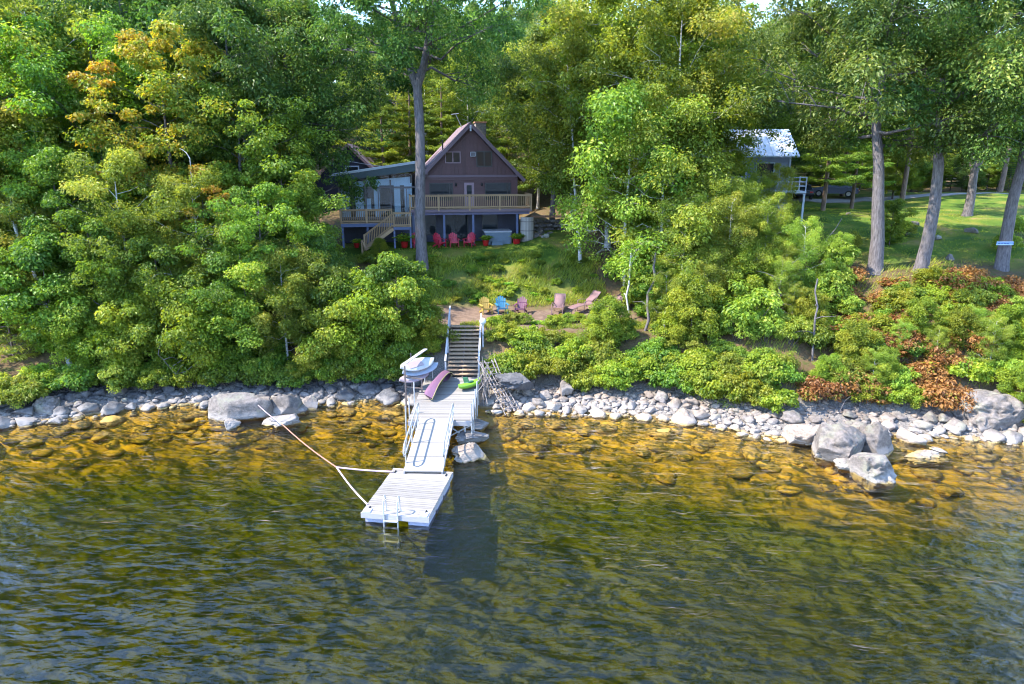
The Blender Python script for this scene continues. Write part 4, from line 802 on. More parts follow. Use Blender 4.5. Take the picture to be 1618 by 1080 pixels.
# ------------------------------------------------------------------ floating dock, gangway, fixed dock, stairs
def floating_dock():
    A = -math.radians(8.6); t = thing('floating_dock', 'white bleached floating dock with swim ladder and blue grey floats', 'dock', (-3.78, 22.95, 0), A)
    W, L, h = 2.42, 3.5, .45; n = 25
    for i in range(n):
        y = -L/2+(i+.5)*L/n; slat('plank', MAT['dock'], t, (0, y, h-.018+rk.uniform(-.003, .003)), (W-rk.uniform(0, .02), L/n-.020, .036))
    for sx in (-1, 1): slat('side_beam', MAT['dock_side'], t, (sx*(W/2-.03), 0, h-.13), (.06, L-.02, .18))
    for sy in (-1, 1): slat('end_beam', MAT['dock_side'], t, (0, sy*(L/2+.022), h-.105), (W+.02, .04, .20))
    for sx in (-1, 1):
        for sy in (-1.12, 0, 1.12): slat('float', MAT['floatbox'], t, (sx*.78, sy, .07), (.72, .95, .44))
    for sx in (-1, 1):
        for sy in (-1, 1):
            c = MB().tube([(sx*1.02, sy*1.45-.09, h+.03), (sx*1.02, sy*1.45+.09, h+.03)], .022, 6); c.box((sx*1.02, sy*1.45, h+.012), (.05, .08, .024)); c.build('cleat', MAT['black'], t)
    for sx in (-1, 1): MB().prism([(-.16, -.03), (.16, -.03), (.13, .02), (-.13, .02)], -.14, .14).build('corner_bumper', MAT['floatbox'], t).location = (sx*1.02, -L/2+.10, h+.018)
    return t
floating_dock()
def swim_ladder():
    A = -math.radians(8.6); t = thing('swim_ladder', 'aluminium swim ladder hooked over the end of the floating dock', 'ladder', (-3.78, 22.95, 0), A); y0 = -1.83
    for sx in (-.38, .12):
        MB().tube([(sx, y0, -.75), (sx, y0, .3), (sx, y0+.02, .95), (sx, y0+.06, 1.06), (sx, y0+.16, 1.10), (sx, y0+.25, 1.05), (sx, y0+.28, .95), (sx, y0+.30, .47)], .026, 8).build('rail', MAT['alu'], t)
        MB().tube([(sx, y0+.30, .48), (sx+.36, y0+.32, .475)], .018, 6).build('foot_bracket', MAT['alu'], t)
    for z in (.24, -.02, -.28, -.55): MB().bar((-.38, y0-.03, z), (.12, y0-.03, z), .10, .03).build('rung', MAT['alu'], t)
swim_ladder()
def gangway():
    t = thing('gangway', 'pale sloping gangway with looped grey handrails', 'gangway', (0, 0, 0)); p0 = Vector((-3.46, 24.35, .54)); p1 = Vector((-3.36, 28.66, 1.08)); d = p1-p0
    sx = Vector((d.y, -d.x, 0)).normalized(); W = 1.42; t.location = p0
    def P(u, v, w): return sx*u+d*v+Vector((0, 0, w))
    for i in range(4): slat_between('deck_panel', MAT['rampw'], t, P(0, i/4+.004, 0), P(0, (i+1)/4-.002, 0), W, .05)
    for s in (-1, 1):
        slat_between('side_rail', MAT['dock_side'], t, P(s*(W/2+.03), 0, -.05), P(s*(W/2+.03), 1, -.05), .05, .16)
        x = s*(W/2+.06); lo, hi = .42, .92; pts = []
        for v, w in [(.12, hi), (.3, hi), (.5, hi), (.7, hi), (.88, hi)]: pts.append(P(x, v, w))
        pts += [P(x, .93, hi-.06), P(x, .955, (hi+lo)/2), P(x, .93, lo+.06)]
        for v, w in [(.88, lo), (.7, lo), (.5, lo), (.3, lo), (.12, lo)]: pts.append(P(x, v, w))
        pts += [P(x, .07, lo+.06), P(x, .045, (hi+lo)/2), P(x, .07, hi-.06), P(x, .12, hi)]
        MB().tube(pts, .032, 8, False).build('handrail', MAT['galv'], t)
        for v in (.14, .5, .86): MB().tube([P(x, v, -.1), P(x, v, hi)], .026, 8).build('rail_post', MAT['galv'], t)
gangway()
FX0, FX1, FY0, FY1, FH = -4.66, -1.78, 28.6, 34.85, 1.0
def fixed_dock():
    t = thing('fixed_dock', 'white plank dock on pipe posts at the foot of the stairs', 'dock', ((FX0+FX1)/2, FY0, 0)); W = FX1-FX0; L = FY1-FY0; n = 45
    for i in range(n): slat('plank', MAT['dock'], t, (0, (i+.5)*L/n, FH-.018+rk.uniform(-.004, .004)), (W-rk.uniform(0, .03), L/n-.020, .036))
    slat('front_beam', MAT['dock_side'], t, (0, .0-.03, FH-.13), (W, .05, .22))
    for s in (-1, 1): slat('side_beam', MAT['dock_side'], t, (s*(W/2-.03), L/2, FH-.14), (.05, L-.04, .2))
    for x, y, top, bot in [(W/2-.02, -.10, 1.85, -.35), (W/2+.05, .25, 1.95, -.4), (W/2+.06, 1.7, 1.9, -.3), (W/2+.06, 3.2, 1.8, -.2), (W/2+.06, 4.6, 1.75, 0), (-W/2-.06, .9, 1.75, -.4), (-W/2-.06, 2.6, 1.95, -.3), (-W/2-.06, -.15, 1.75, -.6), (-W/2+.45, 5.9, 1.9, 0), (-W/2+.10, 5.4, 1.85, 0)]:
        MB().tube([(x, y, bot), (x, y, top)], .032, 8).build('pipe_post', MAT['galv'], t)
    for a, b in [((.2, .1, .1), (W/2-.05, .1, FH-.25)), ((W/2-.1, .12, .0), (.3, .12, FH-.25)), ((W/2-.05, .3, .0), (W/2-.05, 2.6, FH-.25))]: MB().bar(a, b, .05).build('brace', MAT['galv'], t)
    for x, y in [(W/2-.35, .15), (-W/2+.35, .15), (W/2-.35, 3), (-W/2+.35, 3)]: MB().tube([(x, y, -.7), (x, y, FH-.2)], .05, 8).build('support_post', MAT['galv'], t)
fixed_dock()
SX0, SX1, SY0, SY1 = -3.48, -1.84, 34.9, 38.0
def stairs():
    t = thing('beach_stairs', 'weathered wooden stairs from the dock up to the terrace', 'stairs', (-2.66, SY0, 0)); n = 13; W = SX1-SX0; L = SY1-SY0; rise = 3.1-FH
    for i in range(n):
        y = (i+.5)*L/n; z = FH+(i+1)*rise/n
        slat('tread', MAT['tread'], t, (0, y-.02, z-.02), (W, .27, .042)); slat('riser', MAT['stringer'], t, (0, y+.105, z-.10), (W-.04, .02, .10))
    for x in (-W/2+.02, 0, W/2-.02): slat_between('stringer', MAT['stringer'], t, (x, -.02, FH-.07), (x, L, 3.1-.13), .05, .22)
    rails = [(-W/2-.06, 1)]
    for x, s in ((-W/2-.07, 1), (W/2+.07, 0)):
        slat_between('handrail', MAT['greyrail'], t, (x, -.1, FH+.92), (x, L+.35, 3.1+(1.05 if s else .6)), .09, .06)
        for f in ((0, .5, 1) if s else (0, .55)):
            y = f*L; z = FH+f*rise; MB().box((x, y, z+.40), (.085, .085, 1.10)).build('rail_post', MAT['greyrail'], t)
stairs()
t = thing('globe_lamp', 'white globe lamp on a post beside the stairs', 'lamp', (-1.62, 36.9, 0)); z = gz(-1.62, 36.9)
MB().box((0, 0, z+.55), (.10, .10, 1.3)).build('post', MAT['greyrail'], t); MB().lathe([(.07, z+1.2), (.09, z+1.24), (.06, z+1.27)], n=10).build('collar', MAT['white'], t)
MB().lathe([(.02, z+1.25)]+[(.19*math.sin(a), z+1.44-.19*math.cos(a)) for a in np.linspace(.3, 3.0, 9)], n=16).build('globe', MAT['globe'], t)

# boats on the dock
def hull_ring(x, hw, z0, z1, n=9, flat=.6):
    return [Vector((x, hw*math.sin(a)*(abs(math.cos(a))**.0), z0+(z1-z0)*(1-math.cos(a))/1.0 if False else z1-(z1-z0)*max(0, math.cos(a))**flat)) for a in np.linspace(-math.pi/2, math.pi/2, n)]
def canoe():
    t = thing('canoe', 'mauve canoe lying on its side at the edge of the fixed dock', 'canoe', (-3.98, 31.2, 1.06)); L = 4.2
    rings = []
    for i in range(15):
        s_ = -1+2*i/14; x = s_*L/2; w = .42*(1-abs(s_)**2.6)**.8+.012; sheer = .40+.16*abs(s_)**2.5; keel = .02+.10*abs(s_)**5
        rings.append(hull_ring(x, w, keel, sheer, 11, .55))
    mb = MB(); mb.loft(rings, False, False); inner = [[Vector((v.x*.985, v.y*.955, v.z+.018)) for v in r] for r in rings]; mb.loft(inner, False, False)
    b = mb.build('hull', MAT['canoe'], t)
    for sg in (0, -1): MB().tube([r[sg] for r in rings], .022, 6).build('gunwale', MAT['canoe_in'], t)
    for x in (-1.1, .9): MB().box((x, 0, .34), (.28, .62, .03)).build('seat', MAT['canoe_in'], t)
    for sg in (-1, 1): MB().prism([(-.22, 0), (.22, 0), (.22, .02), (-.22, .02)], -.09, .09).build('end_deck', MAT['canoe_in'], t).location = (sg*1.85, 0, .52)
    t.rotation_euler = (math.radians(118), 0, math.radians(80)); t.location = (-4.0, 32.9, 1.46); t.scale = (.90, 1.1, 1.05)
canoe()
def kayak():
    t = thing('kayak', 'lime green kayak standing at the edge of the fixed dock', 'kayak', (-2.02, 32.9, 1.0)); L = 2.7; rings = []
    for i in range(13):
        s_ = -1+2*i/12; x = s_*L/2; w = .36*(1-abs(s_)**2.4)**.75+.015; a = np.linspace(0, 2*math.pi, 14, endpoint=False)
        rings.append([Vector((x, w*math.sin(q), .20+.08*abs(s_)**2+(.15*math.cos(q) if math.cos(q) > 0 else .19*(1-abs(s_)**3*.5)*math.cos(q)))) for q in a])
    MB().loft(rings).build('hull', MAT['green'], t)
    MB().lathe([(.24, .0), (.27, .03), (.24, .06), (.20, .03)], n=16).build('cockpit_rim', MAT['green_dk'], t).location = (-.1, 0, .335)
    MB().box((-.38, 0, .50), (.07, .40, .36), Matrix.Rotation(-.25, 3, 'Y')).build('seat_back', MAT['green_dk'], t)
    t.rotation_euler = (math.radians(-14), 0, math.radians(48)); t.location = (-2.1, 33.0, 1.04); t.scale = (.58, .9, .9)
    for i in t.children:
        if i.name.startswith('cockpit'): i.scale = (1.7, 1, 1)
kayak()
def boat_rack():
    t = thing('board_rack', 'dark wooden rack holding white boards beside the fixed dock', 'rack', (-4.95, 32.6, 0)); g0 = gz(-4.95, 32.6)
    for x, y, top in ((-.35, -.35, 2.45), (-.35, 1.75, 2.5), (.45, 1.75, 2.2), (.45, -.25, 1.75)): MB().box((x, y, (top+g0-.2)/2+.0), (.07, .07, top-g0+.2)).build('upright', MAT['stringer'], t)
    for z in (1.35, 1.85): 
        for y in (-.3, 1.7): MB().bar((-.4, y, z), (.5, y, z-.12), .06).build('arm', MAT['stringer'], t)
    MB().bar((-.38, -.3, 2.52), (.45, 1.75, 2.72), .20, .04).build('roof_board', MAT['dock_side'], t)
boat_rack()
def board(label, mk, loc, rot, L=2.3, w=.36, th=.13, name='paddle_board'):
    t = thing(name, label, 'board', loc); rings = []
    for i in range(13):
        s_ = -1+2*i/12; hw = w*(1-abs(s_)**2.3)**.65+.02; a = np.linspace(0, 2*math.pi, 12, endpoint=False)
        rings.append([Vector((s_*L/2, hw*math.sin(q), th*.5*math.cos(q)+.10*abs(s_)**3)) for q in a])
    MB().loft(rings).build('hull', MAT[mk], t); MB().box((-.15, 0, th*.5+.01), (L*.42, w*1.05, .012)).build('deck_pad', MAT['pinkwhite' if mk == 'white' else 'dock_side'], t)
    MB().prism([(0, 0), (.18, 0), (.06, -.16)], -.008, .008).build('fin', MAT['black'], t).location = (-L*.40, 0, -.03)
    t.rotation_euler = rot
board('white board on the top of the rack beside the dock', 'white', (-4.85, 33.35, 2.18), (math.radians(30), 0, math.radians(48)), 2.2, .40)
board('pale blue board in the middle of the rack beside the dock', 'bluewhite', (-4.72, 33.45, 1.88), (math.radians(30), 0, math.radians(46)), 2.3, .36)
board('pale pink board lowest on the rack beside the dock', 'pinkwhite', (-4.98, 33.1, 1.58), (math.radians(25), 0, math.radians(50)), 2.0, .32)
def stick_ramp():
    t = thing('stick_ramp', 'ladder like ramp of bleached poles leaning from the dock to the stones', 'ramp', (0, 0, 0)); a = Vector((-1.35, 34.2, 2.15)); b = Vector((.05, 32.2, .05)); s_ = Vector((.42, .25, 0))
    for i in range(5):
        j = Vector((rk.uniform(-.1, .1), rk.uniform(-.1, .1), rk.uniform(-.05, .1))); MB().tube([a+s_*(i/4-.5)*2+j, (a+b)/2+s_*(i/4-.5)*1.5-Vector((0, 0, .1)), b+s_*(i/4-.5)*1.8-j], [.035, .035, .03], 6).build('pole', MAT['stick'], t)
    for i in range(9):
        c = a.lerp(b, (i+.5)/9); MB().tube([c-s_*.75+Vector((0, 0, .04)), c+s_*.75+Vector((0, 0, rk.uniform(-.02, .08)))], .022, 5).build('rung', MAT['stick'], t)
stick_ramp()
def brush_pile():
    t = thing('brush_pile', 'tangle of grey driftwood sticks against the right side of the dock', 'driftwood')
    r = random.Random(8)
    for i in range(22):
        c = Vector((-1.45+r.gauss(0, .12), 33.2+r.uniform(-1.3, 1.1), .9+r.uniform(0, .9))); d = Vector((r.gauss(0, .3), r.gauss(0, .4), 1)).normalized()*r.uniform(.4, .85)
        MB().tube([c-d, c+Vector((r.gauss(0, .06), r.gauss(0, .06), 0)), c+d], [.028, .024, .012], 5).build('stick', MAT['stick'], t)
brush_pile()
def rope(label, mk, p, q, sag, r=.028):
    pts = [Vector(p).lerp(Vector(q), f)-Vector((0, 0, sag*math.sin(math.pi*f))) for f in np.linspace(0, 1, 13)]
    o = MB().tube(pts, r, 6).build('mooring_rope', MAT[mk]); tag(o, label, 'rope')
kn = at(532, 738, h=.30); bld = at(408, 640, h=.95); e1 = at(621, 745, h=.50); e2 = at(581, 797, h=.46)
mid = Vector(bld).lerp(kn, .33)
rope('pale rope from the flat boulder to the orange rope', 'ropew', bld, mid, .05, .022); rope('faded orange mooring rope over the shallows', 'ropeo', mid, kn, .10, .026)
rope('white rope from the knot to the inner dock corner', 'ropew', kn, e1, .03, .036); rope('white rope from the knot to the outer dock corner', 'ropew', kn, e2, .10, .036)

# ------------------------------------------------------------------ the brown lake house (local frame: x right, y back, z up from the lawn)
HROT = math.radians(9.0)
def house():
    t = thing('lake_house', 'plum brown gabled lake house with glass sunroom and two wooden decks', 'house', (-3.05, 51.6, 6.3), HROT)
    HW = 3.5; WT = 4.75; AP = 8.55; DEP = 10.0; DK = 2.62; sl = (AP-4.72)/3.82    # roof slope: eave half width 3.82 at 4.72
    def gable_h(u): return AP-.30-abs(u)*sl
    # walls
    MB().bx(-HW, HW, 0, DEP, DK-.15, WT).build('main_wall', MAT['siding_core'], t)
    MB().prism([(-HW, WT+.003), (HW, WT+.003), (HW, gable_h(HW)), (0, AP-.30), (-HW, gable_h(HW))], .0, DEP).build('gable_wall', MAT['siding_core'], t)
    MB().bx(-HW-.6, HW+.2, .35, DEP, 0, DK-.16).build('lower_wall', MAT['navy'], t)
    # lap siding on the main floor, cut round the openings
    ops = [(-3.05, -1.30), (-.50, .27), (1.03, 3.02)]; bh = .17; z = DK
    while z < WT-.05:
        segs = []; a = -HW
        if z < 4.33:
            for o0, o1 in ops: segs.append((a, o0)); a = o1
        segs.append((a, HW))
        for x0, x1 in segs: slat('siding_board', MAT['siding'], t, ((x0+x1)/2, -.018, z+bh/2), (x1-x0-.004, .03, bh-.014), (-.07, 0, 0))
        z += bh
    slat('band_board', MAT['trim'], t, (0, -.03, WT+.04), (2*HW, .05, .16)); 
    # boards of the gable, upright
    upw = [(-1.86, -.68, 5.68, 6.55), (.42, 1.62, 5.42, 6.58)]; bw = .29; u = -HW
    while u < HW-.01:
        c = u+bw/2; top = gable_h(abs(c)+bw*.5)-.02; iv = [(WT+.13, top)]
        for x0, x1, z0, z1 in upw:
            if x0-.05 < c < x1+.05: iv = [q for i0, i1 in iv for q in ((i0, min(i1, z0)), (max(i0, z1), i1))]
        for i0, i1 in iv:
            if i1-i0 > .06: slat('siding_board', MAT['siding'], t, (c, -.014, (i0+i1)/2), (bw-.012, .026, i1-i0))
        u += bw
    # windows and doors
    def window(x0, x1, z0, z1, y=-.05, fm='frame_black', mull=(), g='glass', fw=.07):
        f = MB()
        for a in (x0+fw/2, x1-fw/2): f.bx(a-fw/2, a+fw/2, y-.03, y+.06, z0, z1)
        f.bx(x0+fw, x1-fw, y-.029, y+.06, z0, z0+fw); f.bx(x0+fw, x1-fw, y-.029, y+.06, z1-fw, z1)
        for m_ in mull: f.bx(m_-fw*.5, m_+fw*.5, y-.027, y+.05, z0+fw, z1-fw)
        w = f.build('window', MAT[fm], t); xs = [x0+fw]+list(mull)+[x1-fw]
        for a, b in zip(xs[:-1], xs[1:]): MB().bx(a+(fw*.5 if a != x0+fw else 0), b-(fw*.5 if b != x1-fw else 0), y, y+.03, z0+fw, z1-fw).build('pane', MAT[g], w)
        return w
    window(-1.84, -.70, 5.70, 6.53, mull=(-1.27,), fm='frame_mauve'); window(.44, 1.60, 5.44, 6.56, mull=(1.02,))
    window(-3.03, -1.32, 3.05, 4.31, mull=(-1.55,)); window(1.05, 3.0, 3.05, 4.31, mull=(2.75,))
    d = MB(); d.bx(-.48, -.30, -.09, .03, DK, 4.32); d.bx(.07, .25, -.09, .03, DK, 4.32); d.bx(-.30, .07, -.088, .03, 4.14, 4.32); d.bx(-.30, .07, -.07, .03, DK, 3.3)
    dr = d.build('door', MAT['frame_mauve'], t); MB().bx(-.30, .07, -.05, .0, 3.3, 4.14).build('pane', MAT['glass'], dr); MB().lathe([(.03, 0), (.035, .03), (.02, .06)], (.12, -.12, 3.35), 8).build('handle', MAT['black'], dr)
    for x in (-1.10, .82): MB().lathe([(.03, -.10), (.07, -.07), (.075, .05), (.03, .12)], (x, -.12, 4.18), 8).build('wall_lantern', MAT['black'], t)
    ac = MB().bx(.0, .36, -.30, 0, 6.18, 6.50).build('air_conditioner', MAT['acwhite'], t); MB().bx(.03, .33, -.31, -.299, 6.21, 6.47).build('grille', MAT['frame_grey'], ac)
    # roof
    ov = .55; ew = 3.95; ez = AP-ew*sl; th = .16
    for s in (-1, 1):
        r = MB(); n_ = Vector((s*sl, 0, 1)).normalized()*th
        a = [(0, AP), (s*ew, ez), (s*ew-n_.x*0, ez-th*1.25), (0, AP-th*1.25)]
        r.prism(a if s > 0 else a[::-1], -ov, DEP+.4).build('roof_slope', MAT['roof'], t)
        nrow = 26                                        # shingle courses
        for k in range(nrow):
            f0 = k/nrow; f1 = (k+1.08)/nrow; p0 = Vector((s*ew*f0, 0, AP-ew*f0*sl)); p1 = Vector((s*ew*min(1, f1), 0, AP-ew*min(1, f1)*sl)); nn = Vector((s*sl, 0, 1)).normalized()
            c = (p0+p1)/2+nn*(.012+.006); L = (p1-p0).length
            slat('shingle_course', MAT['roof'], t, (c.x, (DEP-.15)/2, c.z), (L, DEP+.95, .012), (0, math.atan2(-(p1.z-p0.z), p1.x-p0.x)+s*-.03 if s > 0 else math.atan2(-(p0.z-p1.z), p0.x-p1.x)+.03, 0))
        slat_between('rake_board', MAT['trim'], t, (s*.02, -ov-.03, AP-.17), (s*ew, -ov-.03, ez-.15), .05, .24)
    slat('king_post', MAT['acwhite'], t, (0, -ov-.07, AP-.42), (.12, .04, .42))
    for u_ in (-3.2, 3.35): slat('eave_beam', MAT['trim'], t, (u_, -.2, gable_h(abs(u_))-.05), (.14, .7, .16))
    MB().bx(.75, 1.55, 3.0, 3.9, AP-2.2, AP+.12).build('chimney', MAT['stonework'], t); MB().bx(.68, 1.62, 2.93, 3.97, AP+.122, AP+.22).build('chimney_cap', MAT['rustcap'], t)
    MB().tube([(-1.9, 1.4, AP-1.9*sl-.1), (-1.9, 1.4, AP-1.9*sl+.75)], .05, 8).build('vent_pipe', MAT['black'], t)
    MB().tube([(-.25, 3.2, AP-.3), (-.75, 3.2, AP+.75)], .03, 6).tube([(-1.1, 3.2, AP+.72), (-.5, 3.2, AP+.80)], .025, 6).build('antenna', MAT['galv'], t)
    # ground floor under the deck
    for x0, x1, nm in ((-1.95, -.2, 'sliding_door'),):
        w = window(x0, x1, .05, 2.1, .31, 'frame_black', ((x0+x1)/2,), fw=.06); w.name = 'sliding_door'
    window(.85, 2.05, .7, 2.05, .31); window(-3.6, -2.6, .5, 2.05, .31)
    for x in (-2.15, -.08, 3.10): slat('deck_post', MAT['bluepost'], t, (x, -2.25, (DK-.45)/2), (.15, .15, DK-.45))
    slat('deck_post', MAT['bluepost'], t, (-4.3, -2.25, (DK-.45)/2), (.15, .15, DK-.45))
    # main deck
    dx0, dx1, dy0 = -4.55, 4.15, -2.5
    slat('deck_beam', MAT['deckbeam'], t, ((dx0+dx1)/2, -2.25, DK-.33), (dx1-dx0-.3, .12, .22))
    n = 18
    for i in range(n): slat('deck_plank', MAT['deckwood'], t, ((dx0+dx1)/2, dy0+.05+(i+.5)*(2.42/n), DK-.02), (dx1-dx0, 2.42/n-.01, .036))
    slat('deck_rim', MAT['trim'], t, ((dx0+dx1)/2, dy0+.02, DK-.15), (dx1-dx0, .045, .19)); slat('deck_rim', MAT['trim'], t, (dx1-.02, dy0/2, DK-.15), (.045, 2.4, .19)); slat('deck_rim', MAT['trim'], t, (dx0+.02, dy0/2, DK-.15), (.045, 2.4, .19))
    def railing(p, q, z, h=.95, posts=(0, 1), sp=.135, mat='deckwood'):
        p = Vector(p); q = Vector(q); L = (q-p).length; d_ = (q-p).normalized(); Z = Vector((0, 0, 1)); dz = (q.z-p.z)
        slat_between('rail_cap', MAT[mat], t, p+Z*(z+h), q+Z*(z+h), .13, .04)
        slat_between('rail_lower', MAT[mat], t, p+Z*(z+.10), q+Z*(z+.10), .045, .08); slat_between('rail_upper', MAT[mat], t, p+Z*(z+h-.07), q+Z*(z+h-.07), .045, .08)
        n_ = int(L/sp)
        for i in range(1, n_):
            c = p.lerp(q, i/n_); slat('baluster', MAT[mat], t, c+Z*(z+h*.5), (.045, .045, h-.12))
        for f in posts: c = p.lerp(q, f); slat('rail_post', MAT[mat], t, c+Z*(z+h*.5-.06), (.11, .11, h+.18))
    railing((dx0+.06, dy0+.05, 0), (dx1-.06, dy0+.05, 0), DK, posts=(0, .23, .485, .735, 1))
    railing((dx1-.06, dy0+.05, 0), (dx1-.06, -.1, 0), DK, posts=(1,)); railing((dx0+.06, dy0+.05, 0), (dx0+.06, -.9, 0), DK, posts=())
    # sunroom wing
    wx0, wx1, wf = -9.55, -3.52, 1.75
    MB().bx(wx0+.1, wx1+.3, 4.2, 4.3, wf, 4.9).build('sunroom_back_wall', MAT['interior'], t); MB().bx(wx0, wx1, .3, 4.3, wf-.12, wf).build('sunroom_floor', MAT['interior'], t)
    MB().bx(wx0, wx0+.1, .26, 4.2, wf, 4.4).build('sunroom_side_wall', MAT['teal'], t); MB().bx(wx0+.2, wx1+.2, .5, 4.2, 0, wf-.13).build('sunroom_base', MAT['navy'], t)
    zl, zr = 4.80, 5.78
    MB().prism([(wx0-.5, zl), (wx1+.15, zr), (wx1+.15, zr+.14), (wx0-.5, zl+.14)], -.6, 4.6).build('sunroom_roof', MAT['metalroof'], t)
    MB().prism([(wx0-.42, zl-.36), (wx1+.14, zr-.55), (wx1+.14, zr-.004), (wx0-.42, zl-.004)], -.52, -.44).build('sunroom_fascia', MAT['teal'], t)
    MB().prism([(wx0-.0, zl-.30), (wx1+.1, zr-.45), (wx1+.1, zr-.006), (wx0-.0, zl-.006)], .18, .26).build('sunroom_header', MAT['teal'], t)
    gx = [wx0+.05, wx0+1.92, wx0+3.72, wx1-.05]; ht = 4.02
    for x in gx: slat('sunroom_post', MAT['frame_grey'], t, (x, .22, (wf+4.55)/2), (.11, .12, 4.55-wf))
    slat('transom_bar', MAT['frame_grey'], t, ((wx0+wx1)/2, .215, ht), (wx1-wx0, .10, .10)); slat('sill_bar', MAT['frame_grey'], t, ((wx0+wx1)/2, .215, wf+.09), (wx1-wx0, .10, .14))
    for a, b in zip(gx[:-1], gx[1:]):
        ztop = zl-.30+(zr-.15-zl)*((a+b)/2-wx0)/(wx1-wx0); m_ = (a+b)/2
        slat('mullion', MAT['frame_grey'], t, (m_, .225, (wf+ht)/2), (.07, .08, ht-wf-.24))
        for u0, u1 in ((a, m_), (m_, b)):
            MB().bx(u0+.055, u1-.055, .22, .235, wf+.165, ht-.055).build('pane', MAT['clear'], t)
        MB().bx(a+.06, b-.06, .22, .235, ht+.055, min(ztop, 5.0)).build('transom_pane', MAT['clear'], t)
    for a, b in ((-9.4, -8.8), (-8.4, -7.8), (-7.05, -6.65), (-5.6, -5.15), (-4.85, -4.3)): MB().bx(a, b, .55, .60, wf+.1, 4.3).build('sky_reflection_panel', MAT['sky_reflection_panel'], t)  # added pale panels behind the panes stand in for reflected sky
    MB().prism([(-9.4, ht+.12), (-4.4, ht+.12), (-4.4, 4.75), (-9.4, 4.35)], .60, .62).build('transom_sky_reflection', MAT['sky_reflection_panel'], t)  # pale strip imitating sky reflection in the transom panes
    MB().box((-7.45, .62, 2.75), (.32, .02, .9)).build('wall_picture', MAT['sky_reflection_panel'], t)
    # lower deck, landing, stairs
    lx0, lx1, ly = -9.3, -5.75, -2.3; lf = 1.70
    for i in range(16): slat('deck_plank', MAT['deckwood'], t, ((lx0+lx1)/2, ly+(i+.5)*(2.48/16), lf-.02), (lx1-lx0, 2.48/16-.01, .036))
    slat('deck_rim', MAT['bluepost'], t, ((lx0+lx1)/2, ly-.03, lf-.16), (lx1-lx0, .045, .24)); railing((lx0+.05, ly+.03, 0), (lx1-.05, ly+.03, 0), lf, .92, (0, .5, 1))
    for x in (lx0+.1, -7.5): slat('deck_post', MAT['bluepost'], t, (x, ly+.08, (lf-.3)/2), (.13, .13, lf-.3))
    nx0, nx1 = -5.70, -4.48; nf = 1.50
    for i in range(9): slat('landing_plank', MAT['deckwood'], t, ((nx0+nx1)/2, ly-.9+(i+.5)*(1.35/9), nf-.02), (nx1-nx0, 1.35/9-.01, .036))
    slat('deck_rim', MAT['bluepost'], t, ((nx0+nx1)/2, ly-.93, nf-.13), (nx1-nx0, .045, .18)); railing((nx0+.05, ly-.87, 0), (nx1-.05, ly-.87, 0), nf, .95, (0, 1)); railing((nx1-.05, ly-.87, 0), (nx1-.05, ly+.4, 0), nf, .95, ())
    for x in (nx0+.05, nx1-.06): slat('deck_post', MAT['bluepost'], t, (x, ly-.82, (nf-.22)/2), (.12, .12, nf-.22))
    s0 = Vector((nx0-.02, ly-.9, nf)); s1 = Vector((nx0-2.0, ly-.9, .05))
    for k in range(8):
        c = s0.lerp(s1, (k+.5)/8); slat('stair_tread', MAT['deckwood'], t, (c.x, ly-.42, c.z-.02), (.28, .95, .04))
    for yy in (ly-.9, ly+.06): slat_between('stair_stringer', MAT['deckwood'], t, s0+Vector((0, yy-s0.y, -.16)), s1+Vector((0, yy-s1.y, -.10)), .05, .24)
    railing(tuple(s0+Vector((0, 0, -nf))+Vector((0, 0, nf))), tuple(s1), 0.0, .92, (1,), .14)
    slat_between('knee_brace', MAT['bluepost'], t, (-4.3, -2.25, 1.55), (-3.7, -2.25, 2.15), .12, .12)
    return t
house()
def back_gable():
    t = thing('rear_building', 'dark gabled building rising behind the sunroom roof', 'building', at(545, 300, Y=62.0), math.radians(6)); z0 = t.location.z; t.location.z = 6.3
    ap = at(559, 226, Y=62).z-6.3; ax = at(548, 226, Y=62).x-t.location.x; hw = 4.2; ez = ap-hw*.98
    MB().prism([(ax-hw+.4, 0), (ax+hw-.4, 0), (ax+hw-.4, ez+.25), (ax, ap-.25), (ax-hw+.4, ez+.25)], .3, 8).build('wall', MAT['navy'], t)
    for s in (-1, 1):
        a = [(ax, ap), (ax+s*hw, ez), (ax+s*hw, ez-.2), (ax, ap-.2)]; MB().prism(a, 0, 8.3).build('roof_slope', MAT['roof'], t)
        slat_between('rake_board', MAT['trim'], t, (ax, -.03, ap-.13), (ax+s*hw, -.03, ez-.13), .05, .22)
    f = MB().bx(ax-.3, ax+.9, .22, .30, ap-3.0, ap-1.9).build('window', MAT['cabintrim'], t); MB().bx(ax-.2, ax+.8, .2, .22, ap-2.9, ap-2.0).build('pane', MAT['glass'], f)
back_gable()
def hp(u, v, w=0.0):
    c, s = math.cos(HROT), math.sin(HROT); return Vector((-3.05+u*c-v*s, 51.6+u*s+v*c, 6.3+w))
